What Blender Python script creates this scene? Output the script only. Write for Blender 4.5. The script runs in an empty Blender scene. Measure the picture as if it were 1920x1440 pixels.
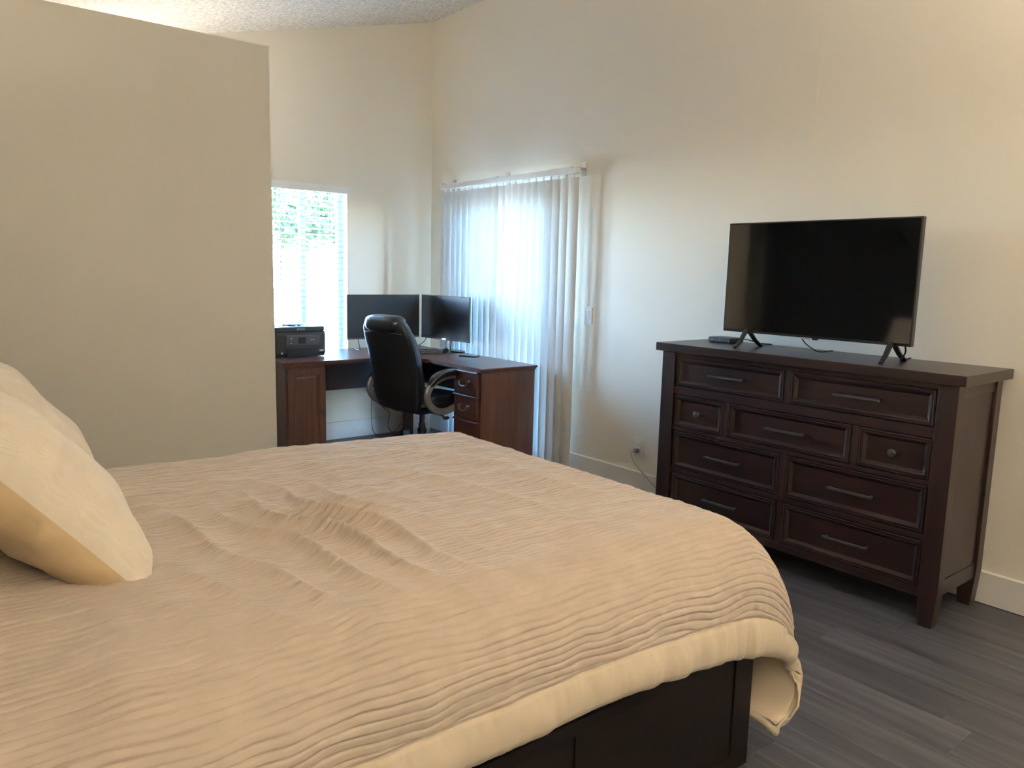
import bpy, bmesh, math, random
import numpy as np
from mathutils import Matrix, Vector

# ------------------------------------------------------------------ camera
SC = bpy.context.scene
COL = SC.collection
random.seed(7)
CAM_P = (-3.69597, -5.77854, 1.40967)
CAM_R = (0.78158842, -0.62335139, 0.02350713)
CAM_U = (0.07222897, 0.12786622, 0.98915783)
CAM_F = (0.61959867, 0.77141641, -0.14496279)
cam_d = bpy.data.cameras.new('camera')
cam_d.sensor_width = 36.0
cam_d.lens = 1439.24 / 1920 * 36.0
cam_d.clip_start = 0.02
cam = bpy.data.objects.new('camera', cam_d)
cam.matrix_world = Matrix(((CAM_R[0], CAM_U[0], -CAM_F[0], CAM_P[0]),
                           (CAM_R[1], CAM_U[1], -CAM_F[1], CAM_P[1]),
                           (CAM_R[2], CAM_U[2], -CAM_F[2], CAM_P[2]), (0, 0, 0, 1)))
COL.objects.link(cam)
SC.camera = cam

# ------------------------------------------------------------------ light and exposure
SC.view_settings.view_transform = 'Standard'
SC.view_settings.look = 'None'
SC.view_settings.gamma = 1.0
SC.view_settings.use_curve_mapping = False
SC.view_settings.exposure = 1.52
SC.cycles.max_bounces = 14
SC.cycles.diffuse_bounces = 8
SC.cycles.glossy_bounces = 5
SC.cycles.transmission_bounces = 8
SC.cycles.transparent_max_bounces = 16
SC.cycles.sample_clamp_indirect = 6.0
SC.cycles.caustics_reflective = False
SC.cycles.caustics_refractive = False

SKY_STRENGTH = 500.0
FILL_LAMP_STRENGTH = 430.0
FILL_LAMP_COLOR = (1.0, 0.89, 0.75)
world = bpy.data.worlds.new('sky')
SC.world = world
world.use_nodes = True
wn = world.node_tree
wn.nodes.clear()
wo = wn.nodes.new('ShaderNodeOutputWorld')
wb = wn.nodes.new('ShaderNodeBackground')
ws = wn.nodes.new('ShaderNodeTexSky')
ws.sky_type = 'HOSEK_WILKIE'
ws.turbidity = 4.0
ws.ground_albedo = 0.4
ws.sun_direction = Vector((-0.45, -0.55, 0.75)).normalized()
wn.links.new(ws.outputs[0], wb.inputs[0])
wn.links.new(wb.outputs[0], wo.inputs[0])
wb.inputs[1].default_value = SKY_STRENGTH


def portal(name, loc, rot, sx, sy):
    l = bpy.data.lights.new(name, 'AREA')
    l.shape = 'RECTANGLE'
    l.size, l.size_y = sx, sy
    l.cycles.is_portal = True
    o = bpy.data.objects.new(name, l)
    o.location, o.rotation_euler = loc, rot
    COL.objects.link(o)


portal('window_portal', (-1.2, 0.20, 1.38), (math.radians(-90), 0, 0), 0.9, 1.5)
portal('door_portal', (0.20, -1.125, 1.02), (math.radians(90), 0, math.radians(90)), 1.6, 2.1)

# ------------------------------------------------------------------ helpers


def tag(o, label=None, cat=None, group=None, kind=None):
    if label: o['label'] = label
    if cat: o['category'] = cat
    if group: o['group'] = group
    if kind: o['kind'] = kind
    return o


def empty(name, loc, label, cat, rz=0.0, group=None):
    o = bpy.data.objects.new(name, None)
    o.empty_display_size = 0.1
    o.location = loc
    o.rotation_euler = (0, 0, rz)
    COL.objects.link(o)
    o['base'] = 1
    del o['base']
    return tag(o, label, cat, group)


def root_inv(parent):
    r = parent
    m = Matrix.Identity(4)
    while r is not None:
        m = Matrix.LocRotScale(r.location, r.rotation_euler, r.scale) @ m
        r = r.parent
    return m.inverted()


def finish(me, mat, angle=35):
    if mat is not None:
        me.materials.append(mat)
    if len(me.polygons):
        me.polygons.foreach_set('use_smooth', np.ones(len(me.polygons), dtype=bool))
        me.set_sharp_from_angle(angle=math.radians(angle))


def obj(name, bm, mat, parent=None, local=False, origin=None, angle=35, loc=None):
    """one bmesh -> one linked mesh object; world-space geometry unless local"""
    me = bpy.data.meshes.new(name)
    bmesh.ops.recalc_face_normals(bm, faces=bm.faces[:])
    bm.to_mesh(me)
    bm.free()
    o = bpy.data.objects.new(name, me)
    if parent is not None:
        if not local:
            me.transform(root_inv(parent))
        o.parent = parent
    if origin is not None:
        me.transform(Matrix.Translation(-Vector(origin)))
        o.location = origin
    if loc is not None:
        o.location = loc
    finish(me, mat, angle)
    wn_ = o.modifiers.new('weighted_normals', 'WEIGHTED_NORMAL')
    wn_.keep_sharp = True
    COL.objects.link(o)
    return o


def inst(src, parent, loc=(0, 0, 0), rz=0.0, name=None):
    o = bpy.data.objects.new(name or src.name.split('.')[0], src.data)
    o.parent = parent
    o.location = loc
    o.rotation_euler = (0, 0, rz)
    COL.objects.link(o)
    return o


def NB():
    return bmesh.new()


def box(bm, x0, x1, y0, y1, z0, z1, bev=0.0, seg=2):
    r = bmesh.ops.create_cube(bm, size=1.0)
    vs = r['verts']
    for v in vs:
        v.co = Vector(((x0 + x1) / 2 + v.co.x * (x1 - x0), (y0 + y1) / 2 + v.co.y * (y1 - y0), (z0 + z1) / 2 + v.co.z * (z1 - z0)))
    if bev > 0:
        es = list({e for v in vs for e in v.link_edges})
        r2 = bmesh.ops.bevel(bm, geom=es, offset=bev, segments=seg, affect='EDGES', profile=0.5)
        return r2['verts']
    return vs


def prism(bm, pts, axis, a, b, bev=0.0, seg=2):
    """extrude a 2D polygon along axis ('x': pts=(y,z); 'y': pts=(x,z); 'z': pts=(x,y))"""
    def mk(p, t):
        return {'x': (t, p[0], p[1]), 'y': (p[0], t, p[1]), 'z': (p[0], p[1], t)}[axis]
    va = [bm.verts.new(mk(p, a)) for p in pts]
    vb = [bm.verts.new(mk(p, b)) for p in pts]
    n = len(pts)
    fs = [bm.faces.new(va), bm.faces.new(vb[::-1])]
    for i in range(n):
        fs.append(bm.faces.new((va[i], va[(i + 1) % n], vb[(i + 1) % n], vb[i])))
    if bev > 0:
        es = list({e for f in fs for e in f.edges})
        bmesh.ops.bevel(bm, geom=es, offset=bev, segments=seg, affect='EDGES', profile=0.5)


def lathe(bm, prof, c, axis='z', n=20):
    """prof: list of (radius, height along axis)"""
    rings = []
    for r, h in prof:
        ring = []
        for i in range(n):
            a = 2 * math.pi * i / n
            p = (r * math.cos(a), r * math.sin(a), h)
            if axis == 'x': p = (h, p[0], p[1])
            elif axis == 'y': p = (p[1], h, p[0])
            ring.append(bm.verts.new((c[0] + p[0], c[1] + p[1], c[2] + p[2])))
        rings.append(ring)
    for k in range(len(rings) - 1):
        for i in range(n):
            bm.faces.new((rings[k][i], rings[k][(i + 1) % n], rings[k + 1][(i + 1) % n], rings[k + 1][i]))
    if prof[0][0] > 1e-5: bm.faces.new(rings[0][::-1])
    if prof[-1][0] > 1e-5: bm.faces.new(rings[-1])


def catmull(pts, n=8):
    P = [Vector(p) for p in pts]
    P = [P[0] * 2 - P[1]] + P + [P[-1] * 2 - P[-2]]
    out = []
    for i in range(1, len(P) - 2):
        for k in range(n):
            t = k / n
            a, b, c, d = P[i - 1], P[i], P[i + 1], P[i + 2]
            out.append(0.5 * ((2 * b) + (c - a) * t + (2 * a - 5 * b + 4 * c - d) * t * t + (3 * b - a - 3 * c + d) * t ** 3))
    out.append(P[-2])
    return out


def sweep(bm, path, sect, closed_ends=True, upv=(0, 0, 1), scale=None):
    """sweep a 2D section (list of (side, up)) along a path"""
    rings = []
    n = len(path)
    for i, p in enumerate(path):
        t = (path[min(i + 1, n - 1)] - path[max(i - 1, 0)]).normalized()
        s = t.cross(Vector(upv))
        if s.length < 1e-4: s = t.cross(Vector((1, 0, 0)))
        s.normalize()
        u = s.cross(t).normalized()
        k = scale(i / (n - 1)) if scale else 1.0
        rings.append([bm.verts.new(p + s * a * k + u * b * k) for a, b in sect])
    m = len(sect)
    for k in range(n - 1):
        for i in range(m):
            bm.faces.new((rings[k][i], rings[k][(i + 1) % m], rings[k + 1][(i + 1) % m], rings[k + 1][i]))
    if closed_ends:
        bm.faces.new(rings[0][::-1])
        bm.faces.new(rings[-1])


def circ(r, n=8):
    return [(r * math.cos(2 * math.pi * i / n), r * math.sin(2 * math.pi * i / n)) for i in range(n)]


def rrect(w, h, r=0.3, n=4):
    """rounded rectangle section of full width w, height h, corner radius r"""
    pts = []
    for cx, cy, a0 in ((w / 2 - r, h / 2 - r, 0), (-w / 2 + r, h / 2 - r, 90), (-w / 2 + r, -h / 2 + r, 180), (w / 2 - r, -h / 2 + r, 270)):
        for k in range(n + 1):
            a = math.radians(a0 + 90 * k / n)
            pts.append((cx + r * math.cos(a), cy + r * math.sin(a)))
    return pts


def tube(bm, pts, r, n=8, sm=8):
    sweep(bm, catmull(pts, sm), circ(r, n))


def loft(bm, rings):
    """rings of equal vertex count, closed with n-gons"""
    vr = [[bm.verts.new(p) for p in ring] for ring in rings]
    m = len(vr[0])
    for k in range(len(vr) - 1):
        for i in range(m):
            bm.faces.new((vr[k][i], vr[k][(i + 1) % m], vr[k + 1][(i + 1) % m], vr[k + 1][i]))
    bm.faces.new(vr[0][::-1])
    bm.faces.new(vr[-1])


def superell(a, b, e=3.0, n=32):
    out = []
    for i in range(n):
        t = 2 * math.pi * i / n
        c, s = math.cos(t), math.sin(t)
        out.append((a * math.copysign(abs(c) ** (2 / e), c), b * math.copysign(abs(s) ** (2 / e), s)))
    return out


def panel_x(bm, y0, y1, z0, z1, prof, x, back):
    """stepped panel facing -x: prof = [(inset, proud)], proud towards -x from plane x; closed back at x=back"""
    def ring(i, p):
        return [bm.verts.new(c) for c in ((x - p, y0 + i, z0 + i), (x - p, y1 - i, z0 + i), (x - p, y1 - i, z1 - i), (x - p, y0 + i, z1 - i))]
    rs = [[bm.verts.new(c) for c in ((back, y0, z0), (back, y1, z0), (back, y1, z1), (back, y0, z1))]] + [ring(i, p) for i, p in prof]
    bm.faces.new(rs[0][::-1])
    for a, b in zip(rs[:-1], rs[1:]):
        for k in range(4):
            bm.faces.new((a[k], a[(k + 1) % 4], b[(k + 1) % 4], b[k]))
    bm.faces.new(rs[-1])


def grid_mesh(name, P, mat, parent=None, flip=False, mask=None, angle=60):
    """P: (n,m,3) array -> smooth grid mesh; mask (n-1,m-1) keeps faces"""
    n, m = P.shape[:2]
    idx = np.arange(n * m).reshape(n, m)
    q = np.stack([idx[:-1, :-1], idx[1:, :-1], idx[1:, 1:], idx[:-1, 1:]], -1)
    q = q[mask] if mask is not None else q.reshape(-1, 4)
    if flip: q = q[:, ::-1]
    used = np.unique(q)
    remap = np.full(n * m, -1, dtype=np.int64)
    remap[used] = np.arange(len(used))
    V = P.reshape(-1, 3)[used]
    q = remap[q]
    me = bpy.data.meshes.new(name)
    me.vertices.add(len(V))
    me.vertices.foreach_set('co', V.astype(np.float32).ravel())
    me.loops.add(len(q) * 4)
    me.loops.foreach_set('vertex_index', q.astype(np.int32).ravel())
    me.polygons.add(len(q))
    me.polygons.foreach_set('loop_start', np.arange(0, len(q) * 4, 4, dtype=np.int32))
    me.update(calc_edges=True)
    me.polygons.foreach_set('use_smooth', np.ones(len(q), dtype=bool))
    o = bpy.data.objects.new(name, me)
    if parent is not None:
        me.transform(root_inv(parent))
        o.parent = parent
    if mat is not None: me.materials.append(mat)
    COL.objects.link(o)
    return o


_rng = np.random.default_rng(3)
_LAT = _rng.random((128, 128))


def vnoise(x, y):
    xi, yi = np.floor(x).astype(int), np.floor(y).astype(int)
    fx, fy = x - xi, y - yi
    fx, fy = fx * fx * (3 - 2 * fx), fy * fy * (3 - 2 * fy)
    g = lambda a, b: _LAT[a % 128, b % 128]
    return ((g(xi, yi) * (1 - fx) + g(xi + 1, yi) * fx) * (1 - fy) + (g(xi, yi + 1) * (1 - fx) + g(xi + 1, yi + 1) * fx) * fy) * 2 - 1


# ------------------------------------------------------------------ materials


class NT:
    def __init__(self, name):
        self.m = bpy.data.materials.new(name)
        self.m.use_nodes = True
        self.t = self.m.node_tree
        self.b = self.t.nodes['Principled BSDF']
        self.out = self.t.nodes['Material Output']

    def n(self, typ, **kw):
        nd = self.t.nodes.new('ShaderNode' + typ)
        for k, v in kw.items():
            if k.startswith('i_'):
                key = k[2:].replace('_', ' ')
                nd.inputs[key].default_value = v
            else:
                setattr(nd, k, v)
        return nd

    def l(self, a, b):
        self.t.links.new(a, b)

    def set(self, **kw):
        for k, v in kw.items():
            self.b.inputs[k.replace('_', ' ')].default_value = v

    def coord(self, scale=(1, 1, 1), rot=(0, 0, 0), kind='Object', rnd=False):
        tc = self.n('TexCoord')
        mp = self.n('Mapping')
        mp.inputs['Scale'].default_value = scale
        mp.inputs['Rotation'].default_value = rot
        src = tc.outputs[kind]
        if rnd:
            oi = self.n('ObjectInfo')
            mu = self.n('Math', operation='MULTIPLY')
            mu.inputs[1].default_value = 37.0
            self.l(oi.outputs['Random'], mu.inputs[0])
            ad = self.n('VectorMath', operation='ADD')
            self.l(src, ad.inputs[0])
            self.l(mu.outputs[0], ad.inputs[1])
            src = ad.outputs[0]
        self.l(src, mp.inputs['Vector'])
        return mp.outputs[0]

    def noise(self, vec, scale, detail=3.0, rough=0.55):
        nd = self.n('TexNoise')
        nd.inputs['Scale'].default_value = scale
        nd.inputs['Detail'].default_value = detail
        nd.inputs['Roughness'].default_value = rough
        self.l(vec, nd.inputs['Vector'])
        return nd.outputs['Fac']

    def ramp(self, fac, stops):
        r = self.n('ValToRGB')
        el = r.color_ramp.elements
        while len(el) < len(stops): el.new(0.5)
        for e, (p, c) in zip(el, stops):
            e.position = p
            e.color = (*c, 1)
        self.l(fac, r.inputs[0])
        return r.outputs[0]

    def bump(self, h, strength, dist=0.01):
        b = self.n('Bump')
        b.inputs['Strength'].default_value = strength
        b.inputs['Distance'].default_value = dist
        self.l(h, b.inputs['Height'])
        self.l(b.outputs[0], self.b.inputs['Normal'])
        return b


def m_plain(name, col, rough=0.5, metal=0.0, spec=0.5, var=0.06, vscale=8.0, coat=0.0, bump=0.0, bscale=200.0):
    k = NT(name)
    v = k.coord()
    f = k.noise(v, vscale, 2)
    c0 = tuple(max(0, c * (1 - var)) for c in col)
    c1 = tuple(min(1, c * (1 + var)) for c in col)
    k.l(k.ramp(f, [(0.3, c0), (0.7, c1)]), k.b.inputs['Base Color'])
    k.set(Roughness=rough, Metallic=metal, Specular_IOR_Level=spec, Coat_Weight=coat)
    if bump:
        k.bump(k.noise(v, bscale, 2), bump, 0.002)
    return k.m


def m_wood(name, c_dark, c_mid, c_light, rough, axis='y', gscale=1.0, coat=0.0, rnd=False, spec=0.5, bump=0.05):
    k = NT(name)
    s = {'x': (0.9, 14, 14), 'y': (14, 0.9, 14), 'z': (14, 14, 0.9)}[axis]
    v = k.coord(scale=tuple(a * gscale for a in s), rnd=rnd)
    f = k.noise(v, 2.2, 6, 0.62)
    k.l(k.ramp(f, [(0.28, c_dark), (0.5, c_mid), (0.74, c_light)]), k.b.inputs['Base Color'])
    k.set(Roughness=rough, Coat_Weight=coat, Coat_Roughness=0.25, Specular_IOR_Level=spec)
    k.bump(f, bump, 0.002)
    return k.m


def m_wall(name, col):
    k = NT(name)
    v = k.coord()
    f = k.noise(v, 0.8, 2)
    k.l(k.ramp(f, [(0.3, tuple(c * 0.985 for c in col)), (0.7, col)]), k.b.inputs['Base Color'])
    k.set(Roughness=0.6, Specular_IOR_Level=0.3)
    k.bump(k.noise(v, 120, 3), 0.12, 0.003)
    return k.m


M = {}
M['wall'] = m_wall('wall_paint', (0.81, 0.762, 0.66))
M['hall'] = m_wall('hall_shade_paint', (0.10, 0.09, 0.08))  # unlit darkness of the hall put into its paint, keeps the TV reflection dark
M['trim'] = m_plain('white_trim', (0.80, 0.79, 0.76), 0.4, var=0.015)
k = NT('popcorn_ceiling')
v = k.coord()
k.l(k.ramp(k.noise(v, 42, 5, 0.7), [(0.40, (0.64, 0.61, 0.57)), (0.60, (0.92, 0.89, 0.84))]), k.b.inputs['Base Color'])
k.set(Roughness=0.9, Specular_IOR_Level=0.1)
k.bump(k.noise(v, 60, 5, 0.7), 0.7, 0.012)
M['ceiling'] = k.m

k = NT('vinyl_plank')
v = k.coord(scale=(16, 0.8, 1), rnd=True)
f = k.noise(v, 1.6, 6, 0.62)
g = k.ramp(f, [(0.25, (0.024, 0.025, 0.030)), (0.5, (0.050, 0.051, 0.058)), (0.75, (0.105, 0.105, 0.112))])
oi = k.n('ObjectInfo')
mr = k.n('MapRange')
mr.inputs['To Min'].default_value = 0.85
mr.inputs['To Max'].default_value = 1.2
k.l(oi.outputs['Random'], mr.inputs['Value'])
mx = k.n('VectorMath', operation='SCALE')
k.l(g, mx.inputs[0])
k.l(mr.outputs[0], mx.inputs['Scale'])
k.l(mx.outputs[0], k.b.inputs['Base Color'])
k.set(Roughness=0.42, Specular_IOR_Level=0.45)
k.bump(f, 0.08, 0.002)
M['plank'] = k.m
M['subfloor'] = m_plain('dark_underlay', (0.015, 0.015, 0.016), 0.9)

M['espresso'] = m_wood('espresso_wood', (0.009, 0.004, 0.0035), (0.016, 0.0068, 0.006), (0.026, 0.011, 0.009), 0.33, 'y', 1.0, 0.05, spec=0.4)
M['espresso_v'] = m_wood('espresso_wood_vertical', (0.009, 0.004, 0.0035), (0.016, 0.0068, 0.006), (0.026, 0.011, 0.009), 0.36, 'z', 1.0, 0.05, spec=0.4)
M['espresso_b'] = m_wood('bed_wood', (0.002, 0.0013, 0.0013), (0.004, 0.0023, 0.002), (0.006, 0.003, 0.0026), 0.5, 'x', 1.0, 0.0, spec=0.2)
M['cherry'] = m_wood('cherry_wood', (0.050, 0.016, 0.011), (0.085, 0.029, 0.018), (0.135, 0.050, 0.028), 0.33, 'x', 0.9, 0.25)
M['cherry_v'] = m_wood('cherry_wood_vertical', (0.056, 0.024, 0.018), (0.090, 0.040, 0.029), (0.130, 0.060, 0.042), 0.4, 'z', 0.9, 0.1)
M['cherry_d'] = m_wood('dark_cherry_panel', (0.030, 0.011, 0.009), (0.045, 0.017, 0.013), (0.06, 0.022, 0.016), 0.45, 'x', 0.9)
M['bronze'] = m_plain('dark_bronze', (0.085, 0.085, 0.09), 0.42, 0.75)
M['pewter'] = m_plain('antique_pewter', (0.22, 0.20, 0.19), 0.32, 0.95)
M['black_p'] = m_plain('black_plastic', (0.014, 0.014, 0.016), 0.45)
M['black_s'] = m_plain('satin_black_plastic', (0.010, 0.010, 0.011), 0.28)
M['grey_p'] = m_plain('grey_plastic', (0.07, 0.07, 0.075), 0.5)
M['silver'] = m_plain('silver_plastic', (0.36, 0.35, 0.35), 0.34, 0.55)
M['leather'] = m_plain('black_leather', (0.010, 0.011, 0.016), 0.30, spec=0.6, bump=0.2, bscale=160)
M['stitch'] = m_plain('grey_stitching', (0.10, 0.10, 0.12), 0.6)
M['white_p'] = m_plain('white_plastic', (0.82, 0.82, 0.80), 0.35, var=0.02)
M['cable_w'] = m_plain('grey_cable', (0.42, 0.40, 0.38), 0.5)
M['cable_b'] = m_plain('black_cable', (0.012, 0.012, 0.012), 0.5)
M['paper'] = m_plain('white_paper', (0.78, 0.80, 0.82), 0.7, var=0.03)
M['vinyl'] = m_plain('white_vinyl_frame', (0.80, 0.80, 0.79), 0.4, var=0.02)
M['stucco'] = m_plain('pale_stucco', (0.60, 0.61, 0.63), 0.9, bump=0.4, bscale=60)
M['concrete'] = m_plain('patio_concrete', (0.13, 0.13, 0.125), 0.9, var=0.12)
M['bark'] = m_plain('tree_bark', (0.10, 0.075, 0.055), 0.9, var=0.3, bump=0.6, bscale=40)
M['mattress'] = m_plain('mattress_ticking', (0.72, 0.70, 0.66), 0.85)
M['plug'] = m_plain('grey_plug', (0.20, 0.19, 0.185), 0.5)
M['slot'] = m_plain('dark_slot', (0.02, 0.02, 0.02), 0.7)
M['led'] = m_plain('icon_print', (0.45, 0.45, 0.47), 0.5)
M['chrome'] = m_plain('brushed_badge', (0.55, 0.55, 0.56), 0.3, 0.8)

k = NT('tv_glass'); k.set(Base_Color=(0.004, 0.004, 0.004, 1), Roughness=0.06, IOR=2.1, Specular_IOR_Level=0.5); M['tv'] = k.m
k = NT('matte_screen'); k.set(Base_Color=(0.008, 0.008, 0.011, 1), Roughness=0.42, Specular_IOR_Level=0.5); M['screen'] = k.m
k = NT('small_display'); k.set(Base_Color=(0.035, 0.037, 0.045, 1), Roughness=0.2); M['lcd'] = k.m

# thin window glass: straight-through light with a fresnel reflection
k = NT('window_glass')
tr = k.n('BsdfTransparent'); tr.inputs[0].default_value = (0.93, 0.96, 0.95, 1)
gl = k.n('BsdfGlossy'); gl.inputs['Roughness'].default_value = 0.02
fr = k.n('Fresnel'); fr.inputs['IOR'].default_value = 1.35
mi = k.n('MixShader')
k.l(fr.outputs[0], mi.inputs[0]); k.l(tr.outputs[0], mi.inputs[1]); k.l(gl.outputs[0], mi.inputs[2])
k.l(mi.outputs[0], k.out.inputs['Surface'])
M['glass'] = k.m
M['glass_dimmed'] = k.m.copy()
M['glass_dimmed'].name = 'dimmed_window_glass'
for nd in M['glass_dimmed'].node_tree.nodes:
    if nd.type == 'BSDF_TRANSPARENT': nd.inputs[0].default_value = (0.79, 0.83, 0.84, 1)  # tint added to the window panes to dim the daylight and the view


def m_transl(name, col, tcol, fac, rough=0.5, noise_s=60):
    k = NT(name)
    v = k.coord()
    f = k.noise(v, noise_s, 2)
    c = k.ramp(f, [(0.3, tuple(a * 0.96 for a in col)), (0.7, col)])
    k.l(c, k.b.inputs['Base Color'])
    k.set(Roughness=rough, Specular_IOR_Level=0.25)
    tl = k.n('BsdfTranslucent'); tl.inputs[0].default_value = (*tcol, 1)
    mi = k.n('MixShader'); mi.inputs[0].default_value = fac
    k.l(k.b.outputs[0], mi.inputs[1]); k.l(tl.outputs[0], mi.inputs[2])
    k.l(mi.outputs[0], k.out.inputs['Surface'])
    return k.m


M['vane'] = m_transl('vinyl_vane', (0.80, 0.80, 0.78), (0.58, 0.70, 0.76), 0.135)
M['slat'] = m_transl('blind_slat', (0.60, 0.64, 0.69), (0.7, 0.8, 0.9), 0.02, 0.4)
M['leaf'] = m_transl('green_leaf', (0.018, 0.028, 0.012), (0.035, 0.055, 0.016), 0.4, 0.5, 3)


def m_cloth(name, col, rough=0.85, sheen=0.25, weave=900, bump=0.25, var=0.05):
    k = NT(name)
    v = k.coord()
    f = k.noise(v, 14, 4)
    k.l(k.ramp(f, [(0.3, tuple(c * (1 - var) for c in col)), (0.7, tuple(min(1, c * (1 + var)) for c in col))]), k.b.inputs['Base Color'])
    k.set(Roughness=rough, Sheen_Weight=sheen, Sheen_Roughness=0.5, Specular_IOR_Level=0.25)
    k.bump(k.noise(v, weave, 2), bump, 0.001)
    return k.m


M['quilt'] = m_cloth('ribbed_cream_cotton', (0.42, 0.35, 0.283))
M['border'] = m_cloth('cream_sateen', (0.50, 0.425, 0.32), 0.5, 0.15, 1200, 0.12, 0.03)
M['lining'] = m_cloth('cream_lining', (0.50, 0.41, 0.30), 0.6, 0.1, 1200, 0.12, 0.03)
M['sham'] = m_cloth('ribbed_ivory_sham', (0.70, 0.63, 0.53))
M['sham_back'] = m_cloth('tan_sateen', (0.62, 0.47, 0.28), 0.5, 0.2, 1200, 0.12, 0.03)

# ------------------------------------------------------------------ the room
CZ0, CSL = 3.4645, 0.247       # ceiling height at the long wall, slope along x


def cz(x):
    return CZ0 + CSL * x


XL, YF = -4.02, -7.6           # left wall, wall behind the camera
TH = 0.16

# floor slab and planks
bm = NB(); box(bm, -5.8, TH, YF - TH, TH, -0.14, -0.0035)
floor = tag(obj('floor', bm, M['subfloor']), 'dark grey wood-look plank floor of the bedroom', kind='structure')
PW, PL = 0.1833, 1.22
xs = -0.76 + PW * 4
pmesh = {}
row = 0
x = xs
while x > -4.02:
    a, b = min(x, 0.0), max(x - PW, -4.02)
    if a > b + 0.01:
        off = random.random() * PL
        mid = (a + b) / 2
        if -1.126 < mid < -0.943: off = (4.86 % PL)
        if -1.86 < mid < -1.676: off = (4.60 % PL)
        y = 0.0
        first = True
        while y > YF:
            y2 = -(off) if first and off > 0.03 else y - PL
            if first and off <= 0.03: y2 = -PL
            first = False
            y2 = max(y2, YF)
            ln, wd = y - y2, a - b
            key = (round(ln, 3), round(wd, 3))
            if key not in pmesh:
                bm = NB(); box(bm, -wd / 2 + 0.0004, wd / 2 - 0.0004, -ln / 2 + 0.0004, ln / 2 - 0.0004, -0.0040, 0.0, 0.0012, 1)
                o = obj('plank', bm, M['plank'], floor, local=True, loc=((a + b) / 2, (y + y2) / 2, 0))
                pmesh[key] = o
            else:
                inst(pmesh[key], floor, ((a + b) / 2, (y + y2) / 2, 0), name='plank')
            y = y2
    x -= PW
    row += 1

# ceiling
bm = NB()
prism(bm, [(XL - TH, cz(XL - TH)), (TH, cz(TH)), (TH, cz(TH) + 0.15), (XL - TH, cz(XL - TH) + 0.15)], 'y', YF - TH, TH)
tag(obj('ceiling', bm, M['ceiling']), 'sloping off-white popcorn ceiling above the cream walls', kind='structure')

# back wall with the window opening
WX0, WX1, WZ0, WZ1 = -1.58, -0.802, 0.66, 2.05
bm = NB()
E_ = 0.02
prism(bm, [(-5.8, 0), (WX0, 0), (WX0, cz(WX0) + E_), (XL, cz(XL) + E_), (-5.8, 2.5)], 'y', 0, TH)
prism(bm, [(WX1, 0), (TH, 0), (TH, cz(TH) + E_), (WX1, cz(WX1) + E_)], 'y', 0, TH)
prism(bm, [(WX0, 0), (WX1, 0), (WX1, WZ0), (WX0, WZ0)], 'y', 0, TH)
prism(bm, [(WX0, WZ1), (WX1, WZ1), (WX1, cz(WX1) + E_), (WX0, cz(WX0) + E_)], 'y', 0, TH)
tag(obj('wall_back', bm, M['wall']), 'cream painted wall with the window behind the desk', kind='structure')

# long right wall with the sliding door opening
DY0, DY1, DZ1 = -1.785, -0.40, 2.03
bm = NB()
box(bm, 0, TH, DY1, 0, 0, CZ0 + E_)
box(bm, 0, TH, YF - TH, DY0, 0, CZ0 + E_)
box(bm, 0, TH, DY0, DY1, DZ1, CZ0 + E_)
wall_r = tag(obj('wall_right', bm, M['wall']), 'long cream wall behind the television and the dresser', kind='structure')
# raised drywall joint running down from the ceiling
bm = NB()
rings = []
for i in range(40):
    t = i / 39
    z = 3.46 - t * 1.75
    yc = -3.585 - 0.006 * math.sin(z * 5.1) - 0.004 * math.sin(z * 13.0) - 0.004 * t
    h = 0.0035 * max(0.0, 1 - t) ** 0.7 + 0.0001
    rings.append([(0.002, yc + 0.05, z), (-h * 0.7, yc + 0.018, z), (-h, yc + 0.004, z), (0.002, yc - 0.004, z)])
for a, b in zip(rings[:-1], rings[1:]):
    for j in range(3):
        bm.faces.new([bm.verts.new(p) for p in (a[j], a[j + 1], b[j + 1], b[j])])
bmesh.ops.remove_doubles(bm, verts=bm.verts[:], dist=1e-6)
obj('drywall_joint', bm, M['wall'], wall_r, angle=80)

# closet box (partition)
PX1, PY, PZ = -1.8766, -1.1565, 2.6844
PX0 = -3.60
xm = (PZ - CZ0) / CSL
bm = NB()
prism(bm, [(PX0, 0), (PX1, 0), (PX1, PZ), (xm, PZ), (PX0, cz(PX0) + 0.01)], 'y', PY, PY + 0.12)
tag(obj('wall_partition', bm, M['wall']), 'cream partition wall that stops short of the ceiling', kind='structure')

# left wall (beyond the frame) with the opening to the hall, wall behind the camera, hall
bm = NB()
box(bm, XL - TH, XL, YF, -2.65, 0, cz(XL) + E_)
box(bm, XL - TH, XL, -2.65, 0, 2.15, cz(XL) + E_)
tag(obj('wall_left', bm, M['wall']), 'cream wall at the head of the bed', kind='structure')
bm = NB()
prism(bm, [(XL - TH, 0), (TH, 0), (TH, cz(TH) + E_), (XL - TH, cz(XL - TH) + E_)], 'y', YF - TH, YF)
tag(obj('wall_front', bm, M['wall']), 'cream wall opposite the window', kind='structure')
bm = NB()
box(bm, -5.8, -5.65, -2.81, 0, 0, 2.5)
box(bm, -5.65, XL, -2.81, -2.65, 0, 2.5)
tag(obj('wall_hall', bm, M['hall']), 'hall wall beside the bedroom, painted dark to look unlit', kind='structure')
bm = NB(); box(bm, -5.8, XL - TH, -2.81, TH, 2.3, 2.45)
tag(obj('ceiling_hall', bm, M['hall']), 'low ceiling of the hall, painted dark to look unlit', kind='structure')


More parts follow.
